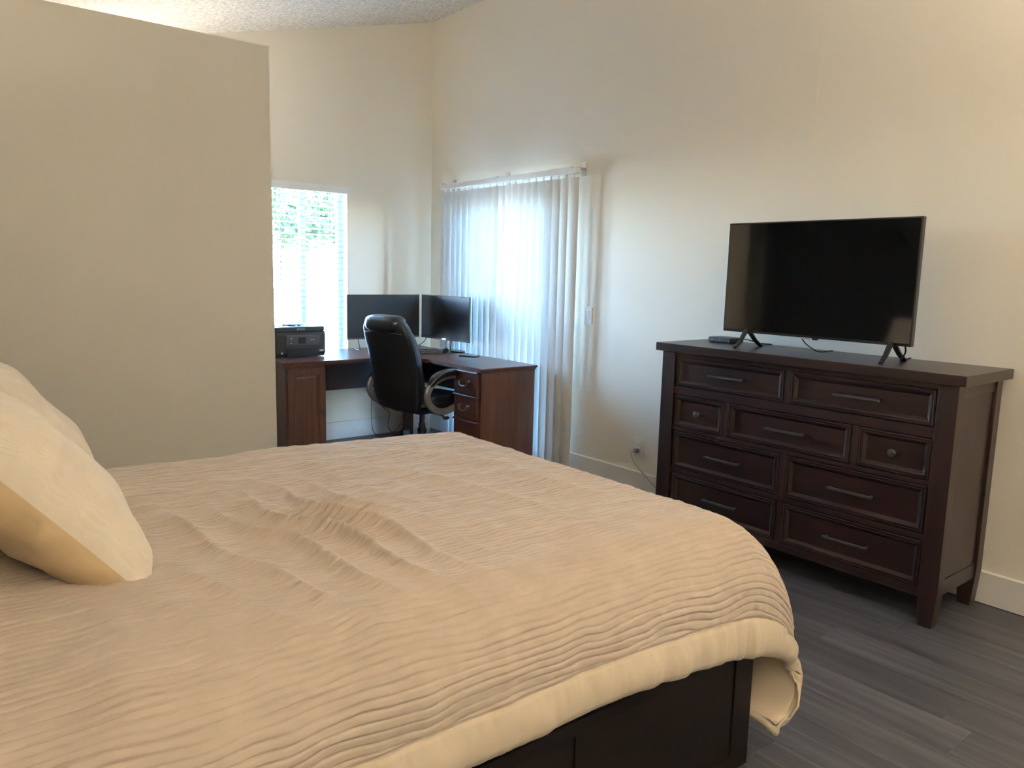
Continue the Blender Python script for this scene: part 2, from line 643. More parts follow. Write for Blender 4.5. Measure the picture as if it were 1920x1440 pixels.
def base(name, label, x0, x1, y0, y1, side):
    bm = NB()
    h, t = 0.1438, 0.015
    if side == 'right': prism(bm, [(x1 - t, 0), (x1, 0), (x1, h), (x1 - t + 0.004, h), (x1 - t, h - 0.004)], 'y', y0, y1)
    if side == 'back': prism(bm, [(y1 - t, 0), (y1, 0), (y1, h), (y1 - t + 0.004, h), (y1 - t, h - 0.004)], 'x', x0, x1)
    if side == 'left': prism(bm, [(x0, 0), (x0 + t, 0), (x0 + t, h - 0.004), (x0 + t - 0.004, h), (x0, h)], 'y', y0, y1)
    tag(obj(name, bm, M['trim']), label, kind='structure')


base('baseboard_right', 'white baseboard along the television wall', 0, 0, YF, -1.85, 'right')
base('baseboard_corner', 'short white baseboard between corner and sliding door', 0, 0, DY1, -0.015, 'right')
base('baseboard_back', 'white baseboard below the window wall', XL, 0, 0, 0, 'back')
base('baseboard_partition', 'white baseboard along the partition wall', PX0, PX1, 0, PY, 'back')
base('baseboard_left', 'white baseboard at the head of the bed', XL, XL, YF, -2.65, 'left')

# window unit in the back wall
bm = NB()
fw_ = 0.030
for a in ((WX0, WX0 + fw_, WZ0, WZ1), (WX1 - fw_, WX1, WZ0, WZ1), (WX0, WX1, WZ0, WZ0 + fw_), (WX0, WX1, WZ1 - fw_, WZ1)):
    box(bm, a[0], a[1], 0.105, 0.155, a[2], a[3], 0.003, 1)
win = tag(obj('window_1', bm, M['vinyl'], origin=((WX0 + WX1) / 2, 0.13, WZ0)), 'white vinyl sliding window behind horizontal blinds', kind='structure')
XM = -1.135
bm = NB(); box(bm, XM - 0.022, XM + 0.022, 0.102, 0.15, WZ0 + fw_, WZ1 - fw_, 0.003, 1)
obj('meeting_stile', bm, M['vinyl'], win)
for a, b in ((WX0 + fw_, XM - 0.022), (XM + 0.022, WX1 - fw_)):
    bm = NB(); box(bm, a - 0.004, b + 0.004, 0.128, 0.132, WZ0 + fw_ - 0.004, WZ1 - fw_ + 0.004)
    obj('pane', bm, M['glass_dimmed'], win)
bm = NB(); box(bm, WX0, WX1, -0.012, 0.105, WZ0, WZ0 + 0.018, 0.003, 1)
obj('window_sill', bm, M['trim'], win)

# sliding glass door in the right wall
bm = NB()
box(bm, 0.05, 0.14, DY0, DY0 + 0.065, 0, DZ1, 0.003, 1)
box(bm, 0.05, 0.14, DY1 - 0.065, DY1, 0, DZ1, 0.003, 1)
box(bm, 0.05, 0.14, DY0 + 0.065, DY1 - 0.065, DZ1 - 0.06, DZ1, 0.003, 1)
box(bm, 0.05, 0.14, DY0 + 0.065, DY1 - 0.065, 0, 0.045, 0.003, 1)
door = tag(obj('door_1', bm, M['vinyl'], origin=(0.095, (DY0 + DY1) / 2, 0)), 'white framed sliding glass door behind the vertical blinds', kind='structure')
ymid = (DY0 + DY1) / 2
for a, b, xx in ((DY0 + 0.065, ymid + 0.03, 0.075), (ymid - 0.03, DY1 - 0.065, 0.115)):
    bm = NB()
    s = 0.055
    for q in ((a, a + s, 0.045, DZ1 - 0.06), (b - s, b, 0.045, DZ1 - 0.06), (a + s, b - s, 0.045, 0.045 + 0.08), (a + s, b - s, DZ1 - 0.06 - s, DZ1 - 0.06)):
        box(bm, xx - 0.016, xx + 0.016, q[0], q[1], q[2], q[3], 0.002, 1)
    sash = obj('sash', bm, M['vinyl'], door)
    bm = NB(); box(bm, xx - 0.003, xx + 0.003, a + s - 0.004, b - s + 0.004, 0.12, DZ1 - 0.06 - s + 0.004)
    obj('pane', bm, M['glass'], sash)
bm = NB()
tube(bm, [(0.059, ymid - 0.01 + 0.02, 0.92), (0.03, ymid + 0.01, 0.94), (0.03, ymid + 0.01, 1.08), (0.059, ymid + 0.01, 1.10)], 0.007)
obj('door_handle', bm, M['grey_p'], door)

# ------------------------------------------------------------------ outside
bm = NB(); box(bm, -14, 16, TH, 22, -0.3, -0.12); box(bm, TH, 16, -14, TH, -0.3, -0.12)
tag(obj('ground', bm, M['concrete']), 'pale concrete patio outside the window and the sliding door', kind='structure')
bm = NB(); box(bm, -6, 9, 6.2, 6.4, -0.12, 1.52); box(bm, -6.05, 9.05, 6.17, 6.43, 1.52, 1.58, 0.01, 1)
tag(obj('garden_wall', bm, M['stucco'], origin=(1.5, 6.3, -0.12)), 'pale stucco garden wall seen through the window blinds', 'wall')


def tree(x, y, h, cr, seed, label):
    rnd = random.Random(seed)
    t = empty('garden_tree', (x, y, -0.12), label, 'tree', group=None)
    bm = NB()
    path = catmull([(x, y, -0.12), (x + 0.06, y + 0.04, h * 0.3), (x - 0.04, y, h * 0.62), (x + 0.05, y, h * 0.95)], 6)
    sweep(bm, path, circ(0.09, 8), upv=(1, 0, 0), scale=lambda q: 1 - 0.75 * q)
    for i in range(9):
        a = rnd.random() * 6.28
        z0 = h * (0.45 + 0.05 * i)
        r = cr * (0.55 + 0.4 * rnd.random())
        tube(bm, [(x, y, z0), (x + 0.5 * r * math.cos(a), y + 0.5 * r * math.sin(a), z0 + 0.25), (x + r * math.cos(a), y + r * math.sin(a), z0 + 0.4 + 0.4 * rnd.random())], 0.018, 6, 4)
    obj('trunk', bm, M['bark'], t)
    g = np.random.default_rng(seed)
    n = 5200
    d = g.normal(size=(n, 3)); d /= np.linalg.norm(d, axis=1)[:, None]
    rr = (0.45 + 0.55 * g.random(n) ** 0.6)[:, None]
    cl = np.array([x, y, h * 0.83]) + d * rr * np.array([cr, cr, cr * 0.85])
    keep = vnoise(cl[:, 0] * 2.3 + seed, cl[:, 2] * 2.3 + cl[:, 1] * 1.1) > -0.15
    cl = cl[keep]; n = len(cl)
    a = g.normal(size=(n, 3)); a /= np.linalg.norm(a, axis=1)[:, None]
    b = np.cross(a, g.normal(size=(n, 3))); b /= np.linalg.norm(b, axis=1)[:, None]
    s = (0.055 + 0.05 * g.random(n))[:, None]
    V = np.concatenate([cl - a * s, cl - b * s * 0.45, cl + a * s, cl + b * s * 0.45], 1).reshape(-1, 3)
    F = np.arange(n * 4).reshape(-1, 4)
    me = bpy.data.meshes.new('foliage')
    me.from_pydata(V.tolist(), [], F.tolist())
    o = bpy.data.objects.new('foliage', me)
    me.transform(root_inv(t)); o.parent = t
    me.materials.append(M['leaf'])
    o['kind'] = 'stuff'
    COL.objects.link(o)
    return t


tree(2.2, 7.9, 3.3, 1.25, 11, 'leafy green tree behind the garden wall, in line with the window mullion')
tree(5.2, 8.8, 3.9, 1.5, 12, 'larger leafy green tree behind the garden wall, farther from the house')
tree(-0.6, 8.4, 3.0, 1.3, 13, 'smaller leafy green tree behind the garden wall')

# ------------------------------------------------------------------ window blind
BX0, BX1 = WX0 + 0.006, WX1 - 0.006
wb_ = empty('window_blind', ((BX0 + BX1) / 2, 0.03, 0.685), 'white horizontal slatted blind in the window above the printer', 'blind')
bm = NB(); box(bm, BX0, BX1, 0.012, 0.066, 2.0, 2.042, 0.003, 1); obj('headrail', bm, M['white_p'], wb_)
bm = NB(); box(bm, WX0 - 0.008, WX1 + 0.008, -0.022, -0.008, 1.992, 2.052, 0.004, 2)
box(bm, WX0 + 0.002, WX0 + 0.008, -0.01, 0.02, 1.996, 2.046); box(bm, WX1 - 0.008, WX1 - 0.002, -0.01, 0.02, 1.996, 2.046)
obj('valance', bm, M['white_p'], wb_)
bm = NB()
sect = []
for i in range(7):
    t = -1 + i / 3
    sect.append((t * 0.025, 0.0022 * (1 - t * t) + 0.0012))
for i in range(7):
    t = 1 - i / 3
    sect.append((t * 0.025, 0.0022 * (1 - t * t) - 0.0012))
prism(bm, sect, 'x', BX0 - (BX0 + BX1) / 2, BX1 - (BX0 + BX1) / 2)
tilt = math.radians(-8)
z = 1.975
first = None
while z > 0.73:
    if first is None:
        first = obj('slat', bm, M['slat'], wb_, local=True, loc=(0, 0.012, z - 0.685))
        first.rotation_euler = (tilt, 0, 0)
    else:
        o = inst(first, wb_, (0, 0.012, z - 0.685)); o.rotation_euler = (tilt + random.uniform(-0.03, 0.03), 0, 0)
    z -= 0.0445
bm = NB(); box(bm, BX0, BX1, 0.018, 0.064, 0.690, 0.708, 0.004, 2); obj('bottom_rail', bm, M['white_p'], wb_)
for xx in (-1.42, -1.19, -0.93):
    for yy in (0.0155, 0.0685):
        bm = NB(); tube(bm, [(xx, yy, 2.0), (xx, yy, 1.3), (xx, yy, 0.70)], 0.0012, 5, 2)
        obj('ladder_cord', bm, M['white_p'], wb_)
bm = NB(); tube(bm, [(-1.36, 0.006, 1.99), (-1.36, 0.004, 1.6), (-1.362, 0.004, 1.25)], 0.004, 6, 3); obj('tilt_wand', bm, M['white_p'], wb_)

# ------------------------------------------------------------------ vertical blind over the sliding door
VY0, VY1 = -1.952, -0.318
vb = empty('vertical_blind', (-0.10, (VY0 + VY1) / 2, 0.045), 'closed white vertical blind hanging over the sliding glass door', 'blind')
bm = NB(); box(bm, -0.122, -0.082, VY0, VY1, 2.064, 2.104, 0.004, 2); obj('headrail', bm, M['white_p'], vb)
for yy in (-1.90, -1.08, -0.36):
    bm = NB(); box(bm, -0.085, 0.0, yy - 0.02, yy + 0.02, 2.104, 2.110); box(bm, -0.004, 0.0, yy - 0.02, yy + 0.02, 2.06, 2.15); box(bm, -0.126, -0.08, yy - 0.012, yy + 0.012, 2.1035, 2.108)
    obj('bracket', bm, M['chrome'], vb)
NV = 21
step = (VY1 - VY0 - 0.085) / (NV - 1)
bm = NB()
n = 8
sect = []
for i in range(n + 1):
    t = -1 + 2 * i / n
    sect.append((-0.008 * (1 - t * t), t * 0.0445))
sect += [(p[0] + 0.0009, p[1]) for p in sect[::-1]]
prism(bm, sect, 'z', 0.0, 1.995)
vane0 = None
angs = []
for i in range(NV):
    yy = VY1 - 0.043 - i * step
    a = math.radians(15 + random.uniform(-7, 6))
    if i == NV - 1: a = math.radians(10)
    if i in (10, 11): a = math.radians(5)
    if i == 17: a = math.radians(24)
    loc = (0.0, yy - (VY0 + VY1) / 2, 0.0)
    if vane0 is None:
        vane0 = obj('vane', bm, M['vane'], vb, local=True, loc=loc, angle=60)
        vane0.rotation_euler = (0, 0, a)
    else:
        inst(vane0, vb, loc, a)
bm = NB(); box(bm, -0.006, 0.006, -0.005, 0.005, 1.99, 2.022, 0.001, 1)
c0 = None
for i in range(NV):
    loc = (0.0, VY1 - 0.043 - i * step - (VY0 + VY1) / 2, 0.0)
    if c0 is None: c0 = obj('carrier', bm, M['white_p'], vb, local=True, loc=loc)
    else: inst(c0, vb, loc)

# ------------------------------------------------------------------ switch, outlet, plug cord
ls = empty('light_switch', (0, -1.993, 1.065), 'white rocker light switch on the wall beside the vertical blind', 'switch')
bm = NB(); box(bm, -0.006, 0.0, -2.031, -1.955, 1.065, 1.182, 0.003, 2); obj('cover_plate', bm, M['white_p'], ls)
bm = NB(); prism(bm, [(-0.004, 1.09), (-0.0065, 1.09), (-0.011, 1.157), (-0.004, 1.157)], 'y', -2.010, -1.976, 0.0008, 1); obj('rocker', bm, M['white_p'], ls)
so = empty('wall_outlet', (0, -2.508, 0.244), 'white wall outlet with a grey plug, low on the wall beside the dresser', 'outlet')
bm = NB(); box(bm, -0.006, 0.0, -2.550, -2.466, 0.244, 0.362, 0.003, 2); obj('cover_plate', bm, M['white_p'], so)
bm = NB(); box(bm, -0.009, -0.004, -2.527, -2.489, 0.270, 0.338, 0.002, 1); face = obj('receptacle', bm, M['white_p'], so)
for yy, zz, hh in ((-2.515, 0.315, 0.010), (-2.501, 0.315, 0.008), (-2.515, 0.285, 0.010), (-2.501, 0.285, 0.008)):
    bm = NB(); box(bm, -0.0096, -0.008, yy - 0.0011, yy + 0.0011, zz, zz + hh); obj('slot', bm, M['slot'], face)
pc = empty('appliance_cable', (-0.03, -2.508, 0.27), 'grey power cord plugged into the outlet and running behind the dresser', 'cord')
bm = NB(); box(bm, -0.042, -0.009, -2.522, -2.494, 0.268, 0.296, 0.005, 2); obj('plug', bm, M['plug'], pc)
bm = NB(); tube(bm, [(-0.040, -2.508, 0.282), (-0.062, -2.500, 0.272), (-0.055, -2.52, 0.215), (-0.04, -2.62, 0.13), (-0.035, -2.76, 0.055), (-0.035, -2.95, 0.012), (-0.05, -3.3, 0.006)], 0.0045, 8, 8)
obj('cable', bm, M['cable_w'], pc)

# ------------------------------------------------------------------ corner desk
XDL, XDF, XDR, YDB, YDL, YDF, ZD = -1.672, -0.6564, -0.1505, -0.055, -0.7575, -1.6567, 0.755
dk = empty('corner_desk', ((XDL + XDR) / 2, -0.5, 0), 'cherry brown L-shaped corner desk with a cabinet door and drawers', 'desk')
outl = [(XDL, YDB), (XDL, YDL), (-0.90, YDL), (XDF, YDL - 0.24), (XDF, YDF), (XDR, YDF), (XDR, YDB)]
bm = NB(); prism(bm, outl, 'z', 0.738, ZD, 0.006, 2)
ins = [(XDL + .008, YDB), (XDL + .008, YDL + .008), (-0.897, YDL + .008), (XDF + .008, YDL - 0.237), (XDF + .008, YDF + .008), (XDR - .008, YDF + .008), (XDR - .008, YDB)]
prism(bm, ins, 'z', 0.726, 0.7385, 0.003, 2)
obj('desktop', bm, M['cherry'], dk)
# left cabinet
bm = NB()
x0, x1, y0, y1 = -1.642, -1.347, -0.728, -0.12
box(bm, x0, x0 + 0.018, y0, y1, 0.0, 0.7265, 0.0015, 1)
box(bm, x1 - 0.018, x1, y0, y1, 0.0, 0.7265, 0.0015, 1)
box(bm, x0 + 0.017, x1 - 0.017, y0 + 0.003, y1, 0.06, 0.078); box(bm, x0 + 0.017, x1 - 0.017, y0 + 0.003, y1, 0.70, 0.7265)
box(bm, x0 + 0.017, x1 - 0.017, y1 - 0.008, y1, 0.06, 0.70); box(bm, x0 + 0.017, x1 - 0.017, y0 + 0.05, y0 + 0.065, 0.0, 0.061)
obj('cabinet', bm, M['cherry_v'], dk)


def panel_y(bm, x0, x1, z0, z1, prof, y, back):
    def ring(i, p):
        return [bm.verts.new(c) for c in ((x0 + i, y - p, z0 + i), (x1 - i, y - p, z0 + i), (x1 - i, y - p, z1 - i), (x0 + i, y - p, z1 - i))]
    rs = [[bm.verts.new(c) for c in ((x0, back, z0), (x1, back, z0), (x1, back, z1), (x0, back, z1))]] + [ring(i, p) for i, p in prof]
    bm.faces.new(rs[0][::-1])
    for a, b in zip(rs[:-1], rs[1:]):
        for q in range(4): bm.faces.new((a[q], a[(q + 1) % 4], b[(q + 1) % 4], b[q]))
    bm.faces.new(rs[-1])


bm = NB()
panel_y(bm, x0 + 0.012, x1 - 0.004, 0.085, 0.708, [(0, 0.016), (0.003, 0.019), (0.048, 0.019), (0.052, 0.012), (0.058, 0.011), (0.078, 0.017)], y0, y0 + 0.001)
dr = obj('door', bm, M['cherry_v'], dk, angle=20)
bm = NB(); lathe(bm, [(0.006, 0), (0.006, -0.012), (0.015, -0.018), (0.016, -0.024), (0.011, -0.030), (0.0, -0.031)], (x1 - 0.03, y0 - 0.018, 0.40), 'y', 16)
obj('knob', bm, M['bronze'], dr)
for zz in (0.16, 0.62):
    bm = NB(); box(bm, x0 + 0.003, x0 + 0.013, y0 - 0.016, y0 + 0.001, zz, zz + 0.05, 0.002, 1); obj('hinge', bm, M['bronze'], dr)
# drawer pedestal at the end of the right wing
bm = NB()
px0, px1, py0, py1 = -0.634, -0.162, -1.637, -1.338
box(bm, px0, px1, py0, py0 + 0.018, 0, 0.7265, 0.0015, 1)
box(bm, px0, px1, py1 - 0.018, py1, 0, 0.7265, 0.0015, 1)
box(bm, px1 - 0.01, px1, py0 + 0.017, py1 - 0.017, 0.03, 0.7265)
box(bm, px0 + 0.02, px1 - 0.009, py0 + 0.017, py1 - 0.017, 0.05, 0.07)
box(bm, px0 + 0.05, px0 + 0.065, py0 + 0.017, py1 - 0.017, 0.0, 0.051)
obj('pedestal', bm, M['cherry_v'], dk)
for z0, z1, hd in ((0.560, 0.716, True), (0.384, 0.548, True), (0.08, 0.372, True)):
    bm = NB()
    panel_x(bm, py0 + 0.020, py1 + 0.004, z0, z1, [(0, 0.014), (0.003, 0.018), (0.008, 0.019)], px0, px0 + 0.004)
    box(bm, px0, px0 + 0.40, py0 + 0.03, py1 - 0.03, z0 + 0.015, z1 - 0.03)
    d = obj('drawer', bm, M['cherry'], dk)
    bm = NB(); prism(bm, [(px0 - 0.010, z1 - 0.004), (px0 - 0.030, z1 - 0.002), (px0 - 0.031, z1 + 0.004), (px0 - 0.024, z1 + 0.009), (px0 - 0.010, z1 + 0.010)], 'y', py0 + 0.019, py1 + 0.005, 0.0015, 1)
    obj('lip_moulding', bm, M['cherry'], d)
    zc = (z0 + z1) / 2 + 0.004
    bm = NB()
    yc = -1.470
    for s in (-1, 1):
        lathe(bm, [(0.011, 0), (0.011, -0.004), (0.006, -0.008), (0.006, -0.018), (0.008, -0.022), (0.0, -0.026)], (px0 - 0.018, yc + s * 0.048, zc + 0.008), 'x', 12)
    tube(bm, [(px0 - 0.036, yc - 0.048, zc + 0.006), (px0 - 0.041, yc - 0.043, zc - 0.008), (px0 - 0.044, yc - 0.026, zc - 0.019), (px0 - 0.045, yc, zc - 0.022), (px0 - 0.044, yc + 0.026, zc - 0.019), (px0 - 0.041, yc + 0.043, zc - 0.008), (px0 - 0.036, yc + 0.048, zc + 0.006)], 0.0045, 8, 5)
    obj('bail_handle', bm, M['pewter'], d)
bm = NB(); box(bm, -1.349, -0.322, -0.168, -0.150, 0.440, 0.7265, 0.001, 1); obj('modesty_panel', bm, M['cherry_d'], dk)
bm = NB(); box(bm, -0.205, -0.187, -1.340, -0.248, 0.452, 0.7265, 0.001, 1); obj('modesty_panel', bm, M['cherry_d'], dk)
bm = NB(); box(bm, -0.324, -0.160, -0.250, -0.070, 0.0, 0.7265, 0.002, 1); obj('corner_post', bm, M['cherry_v'], dk)

# ------------------------------------------------------------------ things on the desk


def text(name, s, size, mat, parent, loc, rot, ext=0.0004):
    cu = bpy.data.curves.new(name, 'FONT')
    cu.body = s; cu.size = size; cu.extrude = ext
    cu.align_x = 'CENTER'; cu.align_y = 'CENTER'
    tmp = bpy.data.objects.new(name, cu)
    COL.objects.link(tmp)
    dg = bpy.context.evaluated_depsgraph_get()
    me = bpy.data.meshes.new_from_object(tmp.evaluated_get(dg))
    bpy.data.objects.remove(tmp)
    me.name = name
    me.transform(Matrix.LocRotScale(Vector(loc), rot, None))
    o = bpy.data.objects.new(name, me)
    o.parent = parent
    me.materials.clear(); me.materials.append(mat)
    COL.objects.link(o)
    return o


from mathutils import Euler
# printer: local x to the right, y away from the viewer
pr = empty('printer', (-1.415, -0.49, ZD), 'black all-in-one inkjet printer on the left end of the desk', 'printer', math.radians(2))
W2 = 0.188
bm = NB()
prism(bm, [(0.02, 0.004), (0.34, 0.004), (0.34, 0.186), (0.006, 0.186), (0.0, 0.17), (0.0, 0.03), (0.02, 0.02)], 'x', -W2, W2, 0.004, 2)
obj('body', bm, M['black_p'], pr, local=True)
bm = NB(); box(bm, -W2 + 0.002, W2 - 0.002, 0.01, 0.335, 0.1865, 0.222, 0.006, 2); obj('scanner_lid', bm, M['black_p'], pr, local=True)
bm = NB(); prism(bm, [(-0.004, 0.088), (0.002, 0.088), (0.002, 0.166), (-0.018, 0.160), (-0.020, 0.155), (-0.008, 0.089)], 'x', -0.125, 0.135, 0.002, 1)
cp = obj('control_panel', bm, M['grey_p'], pr, local=True)
ry = math.atan2(0.066, -0.012)
rotp = Euler((math.radians(90 + 10), 0, 0))
bm = NB(); prism(bm, [(-0.0115, 0.102), (-0.0105, 0.102), (-0.0185, 0.148), (-0.0195, 0.148)], 'x', -0.032, 0.024); obj('display', bm, M['lcd'], cp, local=True)
for xx, zz in ((-0.088, 0.107), (-0.088, 0.142)):
    bm = NB(); y = -0.008 - (zz - 0.089) * 0.18; box(bm, xx - 0.005, xx + 0.005, y - 0.004, y + 0.003, zz - 0.004, zz + 0.004, 0.001, 1); obj('button', bm, M['led'], cp, local=True)
bm = NB(); box(bm, 0.06, 0.095, -0.0195, -0.012, 0.126, 0.129); obj('model_print', bm, M['led'], cp, local=True)
bm = NB(); prism(bm, [(-0.012, 0.008), (0.03, 0.008), (0.03, 0.070), (-0.006, 0.070)], 'x', -0.115, 0.130, 0.002, 1); obj('output_tray', bm, M['black_s'], pr, local=True)
bm = NB(); box(bm, -0.158, -0.145, -0.0015, 0.002, 0.030, 0.043); obj('sticker', bm, M['white_p'], pr, local=True)
bm = NB(); box(bm, 0.140, 0.172, -0.0012, 0.002, 0.040, 0.052); obj('sticker', bm, M['led'], pr, local=True)
text('brand_lettering', 'EPSON', 0.020, M['led'], pr, (0.0, 0.0092, 0.204), Euler((math.radians(90), 0, 0)))
for sx in (-0.14, 0.14):
    for yy in (0.06, 0.30):
        bm = NB(); lathe(bm, [(0.012, 0.0), (0.012, 0.005)], (sx, yy, 0.0), 'z', 12)
        obj('foot', bm, M['black_s'], pr, local=True)
# papers and cable lying on the printer
for i, (dx, dy, r, nm, lb) in enumerate(((0.03, 0.10, 8, 'paper_sheet', 'white paper sheet lying on top of the printer'), (-0.06, 0.14, -12, 'paper_sheet', 'curled white paper sheet beside the cable on the printer'))):
    g = np.zeros((12, 9, 3))
    u, v_ = np.meshgrid(np.linspace(-0.105, 0.105, 12), np.linspace(-0.07, 0.07, 9), indexing='ij')
    c, s = math.cos(math.radians(r)), math.sin(math.radians(r))
    g[..., 0] = -1.415 + dx + u * c - v_ * s
    g[..., 1] = -0.49 + 0.10 + dy * 0.4 + u * s + v_ * c
    g[..., 2] = ZD + 0.2225 + i * 0.001 + 0.012 * np.maximum(0, u / 0.105) ** 3 * (1 if i == 0 else 0.2)
    o = grid_mesh(nm, g, M['paper'])
    so_ = o.modifiers.new('thickness', 'SOLIDIFY'); so_.thickness = 0.0005
    tag(o, lb, 'paper')
bm = NB()
pts = []
for i in range(30):
    a = i * 0.75
    pts.append((-1.50 + 0.045 * math.cos(a) + 0.004 * i, -0.42 + 0.035 * math.sin(a * 1.1), ZD + 0.2275 + 0.004 * math.sin(i * 1.7) + 0.004))
tube(bm, pts, 0.0028, 6, 3)
tag(obj('coiled_cable', bm, M['cable_b'], origin=(-1.47, -0.42, ZD + 0.223)), 'black cable coiled on top of the printer', 'cable')


def monitor(name, cx, cy, rz, w, zb, zt, label, base_off):
    """local: screen faces -y, x right"""
    t = empty(name, (cx, cy, ZD), label, 'monitor', rz)
    a, b = zb - ZD, zt - ZD
    bm = NB(); box(bm, -w / 2, w / 2, 0.0, 0.016, a, b, 0.002, 1); box(bm, -w * 0.3, w * 0.3, 0.015, 0.045, a + 0.06, b - 0.10, 0.01, 2)
    obj('housing', bm, M['black_p'], t, local=True)
    bm = NB(); box(bm, -w / 2 + 0.006, w / 2 - 0.006, -0.0006, 0.003, a + 0.014, b - 0.006); obj('screen', bm, M['screen'], t, local=True)
    bm = NB(); box(bm, -w / 2, w / 2, -0.002, 0.002, a, a + 0.013, 0.001, 1); obj('chin', bm, M['grey_p'], t, local=True)
    bm = NB(); box(bm, -0.022, 0.022, -0.0032, -0.0015, a + 0.003, a + 0.011); obj('badge', bm, M['chrome'], t, local=True)
    bm = NB(); box(bm, base_off - 0.02, base_off + 0.02, 0.044, 0.060, 0.008, a + 0.14, 0.004, 2); obj('stand_pole', bm, M['black_s'], t, local=True)
    bm = NB()
    prof = [(p[0] * 1.0, p[1]) for p in superell(0.125, 0.060, 2.4, 28)]
    rings = [[(base_off + p[0] * s, 0.095 + p[1] * s, z) for p in prof] for s, z in ((0.98, 0.0), (1, 0.003), (1, 0.008), (0.96, 0.011))]
    loft(bm, rings)
    obj('stand_base', bm, M['black_s'], t, local=True)
    return t


monitor('monitor', -0.685, -0.40, 0.0, 0.645, 0.862, 1.206, 'wide black computer monitor standing with its back to the window wall', 0.05)
ang = math.atan2(-0.61, 0.05)
monitor('monitor', -0.275, -0.635, ang, 0.612, 0.853, 1.204, 'black computer monitor turned away from the vertical blind, with reflections', 0.0)
# keyboard (local: x along keys)
kb = empty('keyboard', (-0.53, -0.60, ZD), 'black computer keyboard on the desk under the monitors', 'keyboard', math.radians(-20))
bm = NB(); prism(bm, [(-0.075, 0.0), (0.075, 0.0), (0.075, 0.026), (-0.075, 0.012)], 'x', -0.205, 0.205, 0.003, 2); obj('case', bm, M['black_p'], kb, local=True)
bm = NB()
for r in range(5):
    for c in range(15):
        xx = -0.2 + c * 0.0268
        yy = -0.055 + r * 0.026
        zz = 0.012 + (yy + 0.075) / 0.15 * 0.014
        box(bm, xx, xx + 0.022, yy - 0.01, yy + 0.011, zz - 0.002, zz + 0.006)
obj('keys', bm, M['grey_p'], kb, local=True)['kind'] = 'stuff'
# mouse
ms = empty('computer_mouse', (-0.275, -0.665, ZD), 'black computer mouse beside the keyboard', 'mouse', math.radians(80))
bm = NB()
rings = []
for i in range(9):
    t = i / 8
    x = -0.05 + 0.1 * t
    w = 0.031 * math.sin(math.pi * (0.12 + 0.76 * t)) ** 0.5
    h = 0.036 * math.sin(math.pi * (0.08 + 0.80 * t)) ** 0.7
    rings.append([(x, w * math.cos(a), max(0.0, h * math.sin(a))) for a in [math.pi * q / 11 for q in range(12)]])
loft(bm, rings)
obj('shell', bm, M['black_s'], ms, local=True, angle=50)
bm = NB(); lathe(bm, [(0.007, -0.003), (0.008, 0), (0.007, 0.003)], (0.026, 0, 0.027), 'y', 12); obj('scroll_wheel', bm, M['grey_p'], ms, local=True)
# phone
ph = empty('smartphone', (-0.275, -0.985, ZD), 'black smartphone lying flat on the right wing of the desk', 'phone', math.radians(-62))
bm = NB(); prism(bm, rrect(0.15, 0.074, 0.009), 'z', 0.0, 0.009, 0.002, 2); obj('case', bm, M['black_p'], ph, local=True)
bm = NB(); prism(bm, rrect(0.142, 0.067, 0.007), 'z', 0.0085, 0.0097); obj('screen', bm, M['lcd'], ph, local=True)

# cables below and behind the monitors
bm = NB(); tube(bm, [(-0.90, -0.36, 0.90), (-0.885, -0.35, 0.83), (-0.86, -0.32, 0.775), (-0.82, -0.22, ZD + 0.004), (-0.80, -0.12, ZD + 0.003)], 0.003, 6, 6)
tag(obj('monitor_cable', bm, M['cable_b'], origin=(-0.82, -0.22, ZD)), 'black cable dropping from the wide monitor to the desk', 'cable')
bm = NB(); tube(bm, [(-0.30, -0.42, 0.87), (-0.32, -0.40, 0.82), (-0.38, -0.36, 0.775), (-0.42, -0.30, ZD + 0.004), (-0.40, -0.18, ZD + 0.003)], 0.003, 6, 6)
tag(obj('monitor_cable', bm, M['cable_b'], origin=(-0.40, -0.3, ZD)), 'black cable dropping from the turned monitor to the desk', 'cable')
bm = NB(); tube(bm, [(-0.62, -0.10, 0.60), (-0.63, -0.09, 0.40), (-0.635, -0.09, 0.20), (-0.625, -0.09, 0.06), (-0.58, -0.08, 0.004)], 0.003, 6, 6)
tag(obj('hanging_cable', bm, M['cable_b'], origin=(-0.6, -0.09, 0.0)), 'thin dark cable hanging straight down the wall under the desk', 'cable')
bm = NB(); tube(bm, [(-0.62, -0.10, 0.58), (-0.60, -0.09, 0.36), (-0.52, -0.09, 0.24), (-0.465, -0.09, 0.19), (-0.48, -0.09, 0.08), (-0.44, -0.10, 0.02), (-0.40, -0.11, 0.05), (-0.37, -0.12, 0.09), (-0.34, -0.14, 0.05), (-0.345, -0.16, 0.03)], 0.003, 6, 6)
tag(obj('hanging_cable', bm, M['cable_b'], origin=(-0.5, -0.09, 0.0)), 'thin dark cable kinking down to the adapter under the desk', 'cable')
bm = NB(); box(bm, -0.405, -0.335, -0.22, -0.17, 0.0, 0.05, 0.006, 2)
tag(obj('power_adapter', bm, M['black_p'], origin=(-0.37, -0.195, 0)), 'black power adapter on the floor by the desk corner post', 'adapter')

# ------------------------------------------------------------------ office chair (local: faces +x)
ch = empty('office_chair', (-0.750, -1.072, 0), 'black leather executive office chair with silver arms at the desk', 'chair', math.radians(14))


def L(name, bm, mat, par=None, angle=40):
    return obj(name, bm, mat, par or ch, local=True, angle=angle)


# backrest shell: rings up the height
def back_ring(z, xc, hw, hd, e=3.4, n=40):
    return [(xc + p[1], p[0], z) for p in superell(hw, hd, e, n)]


def back_x(z):                      # centreline of the reclined back
    t = (z - 0.45) / 0.63
    return -0.235 - 0.135 * t + 0.028 * math.sin(math.pi * min(1, t * 1.15))


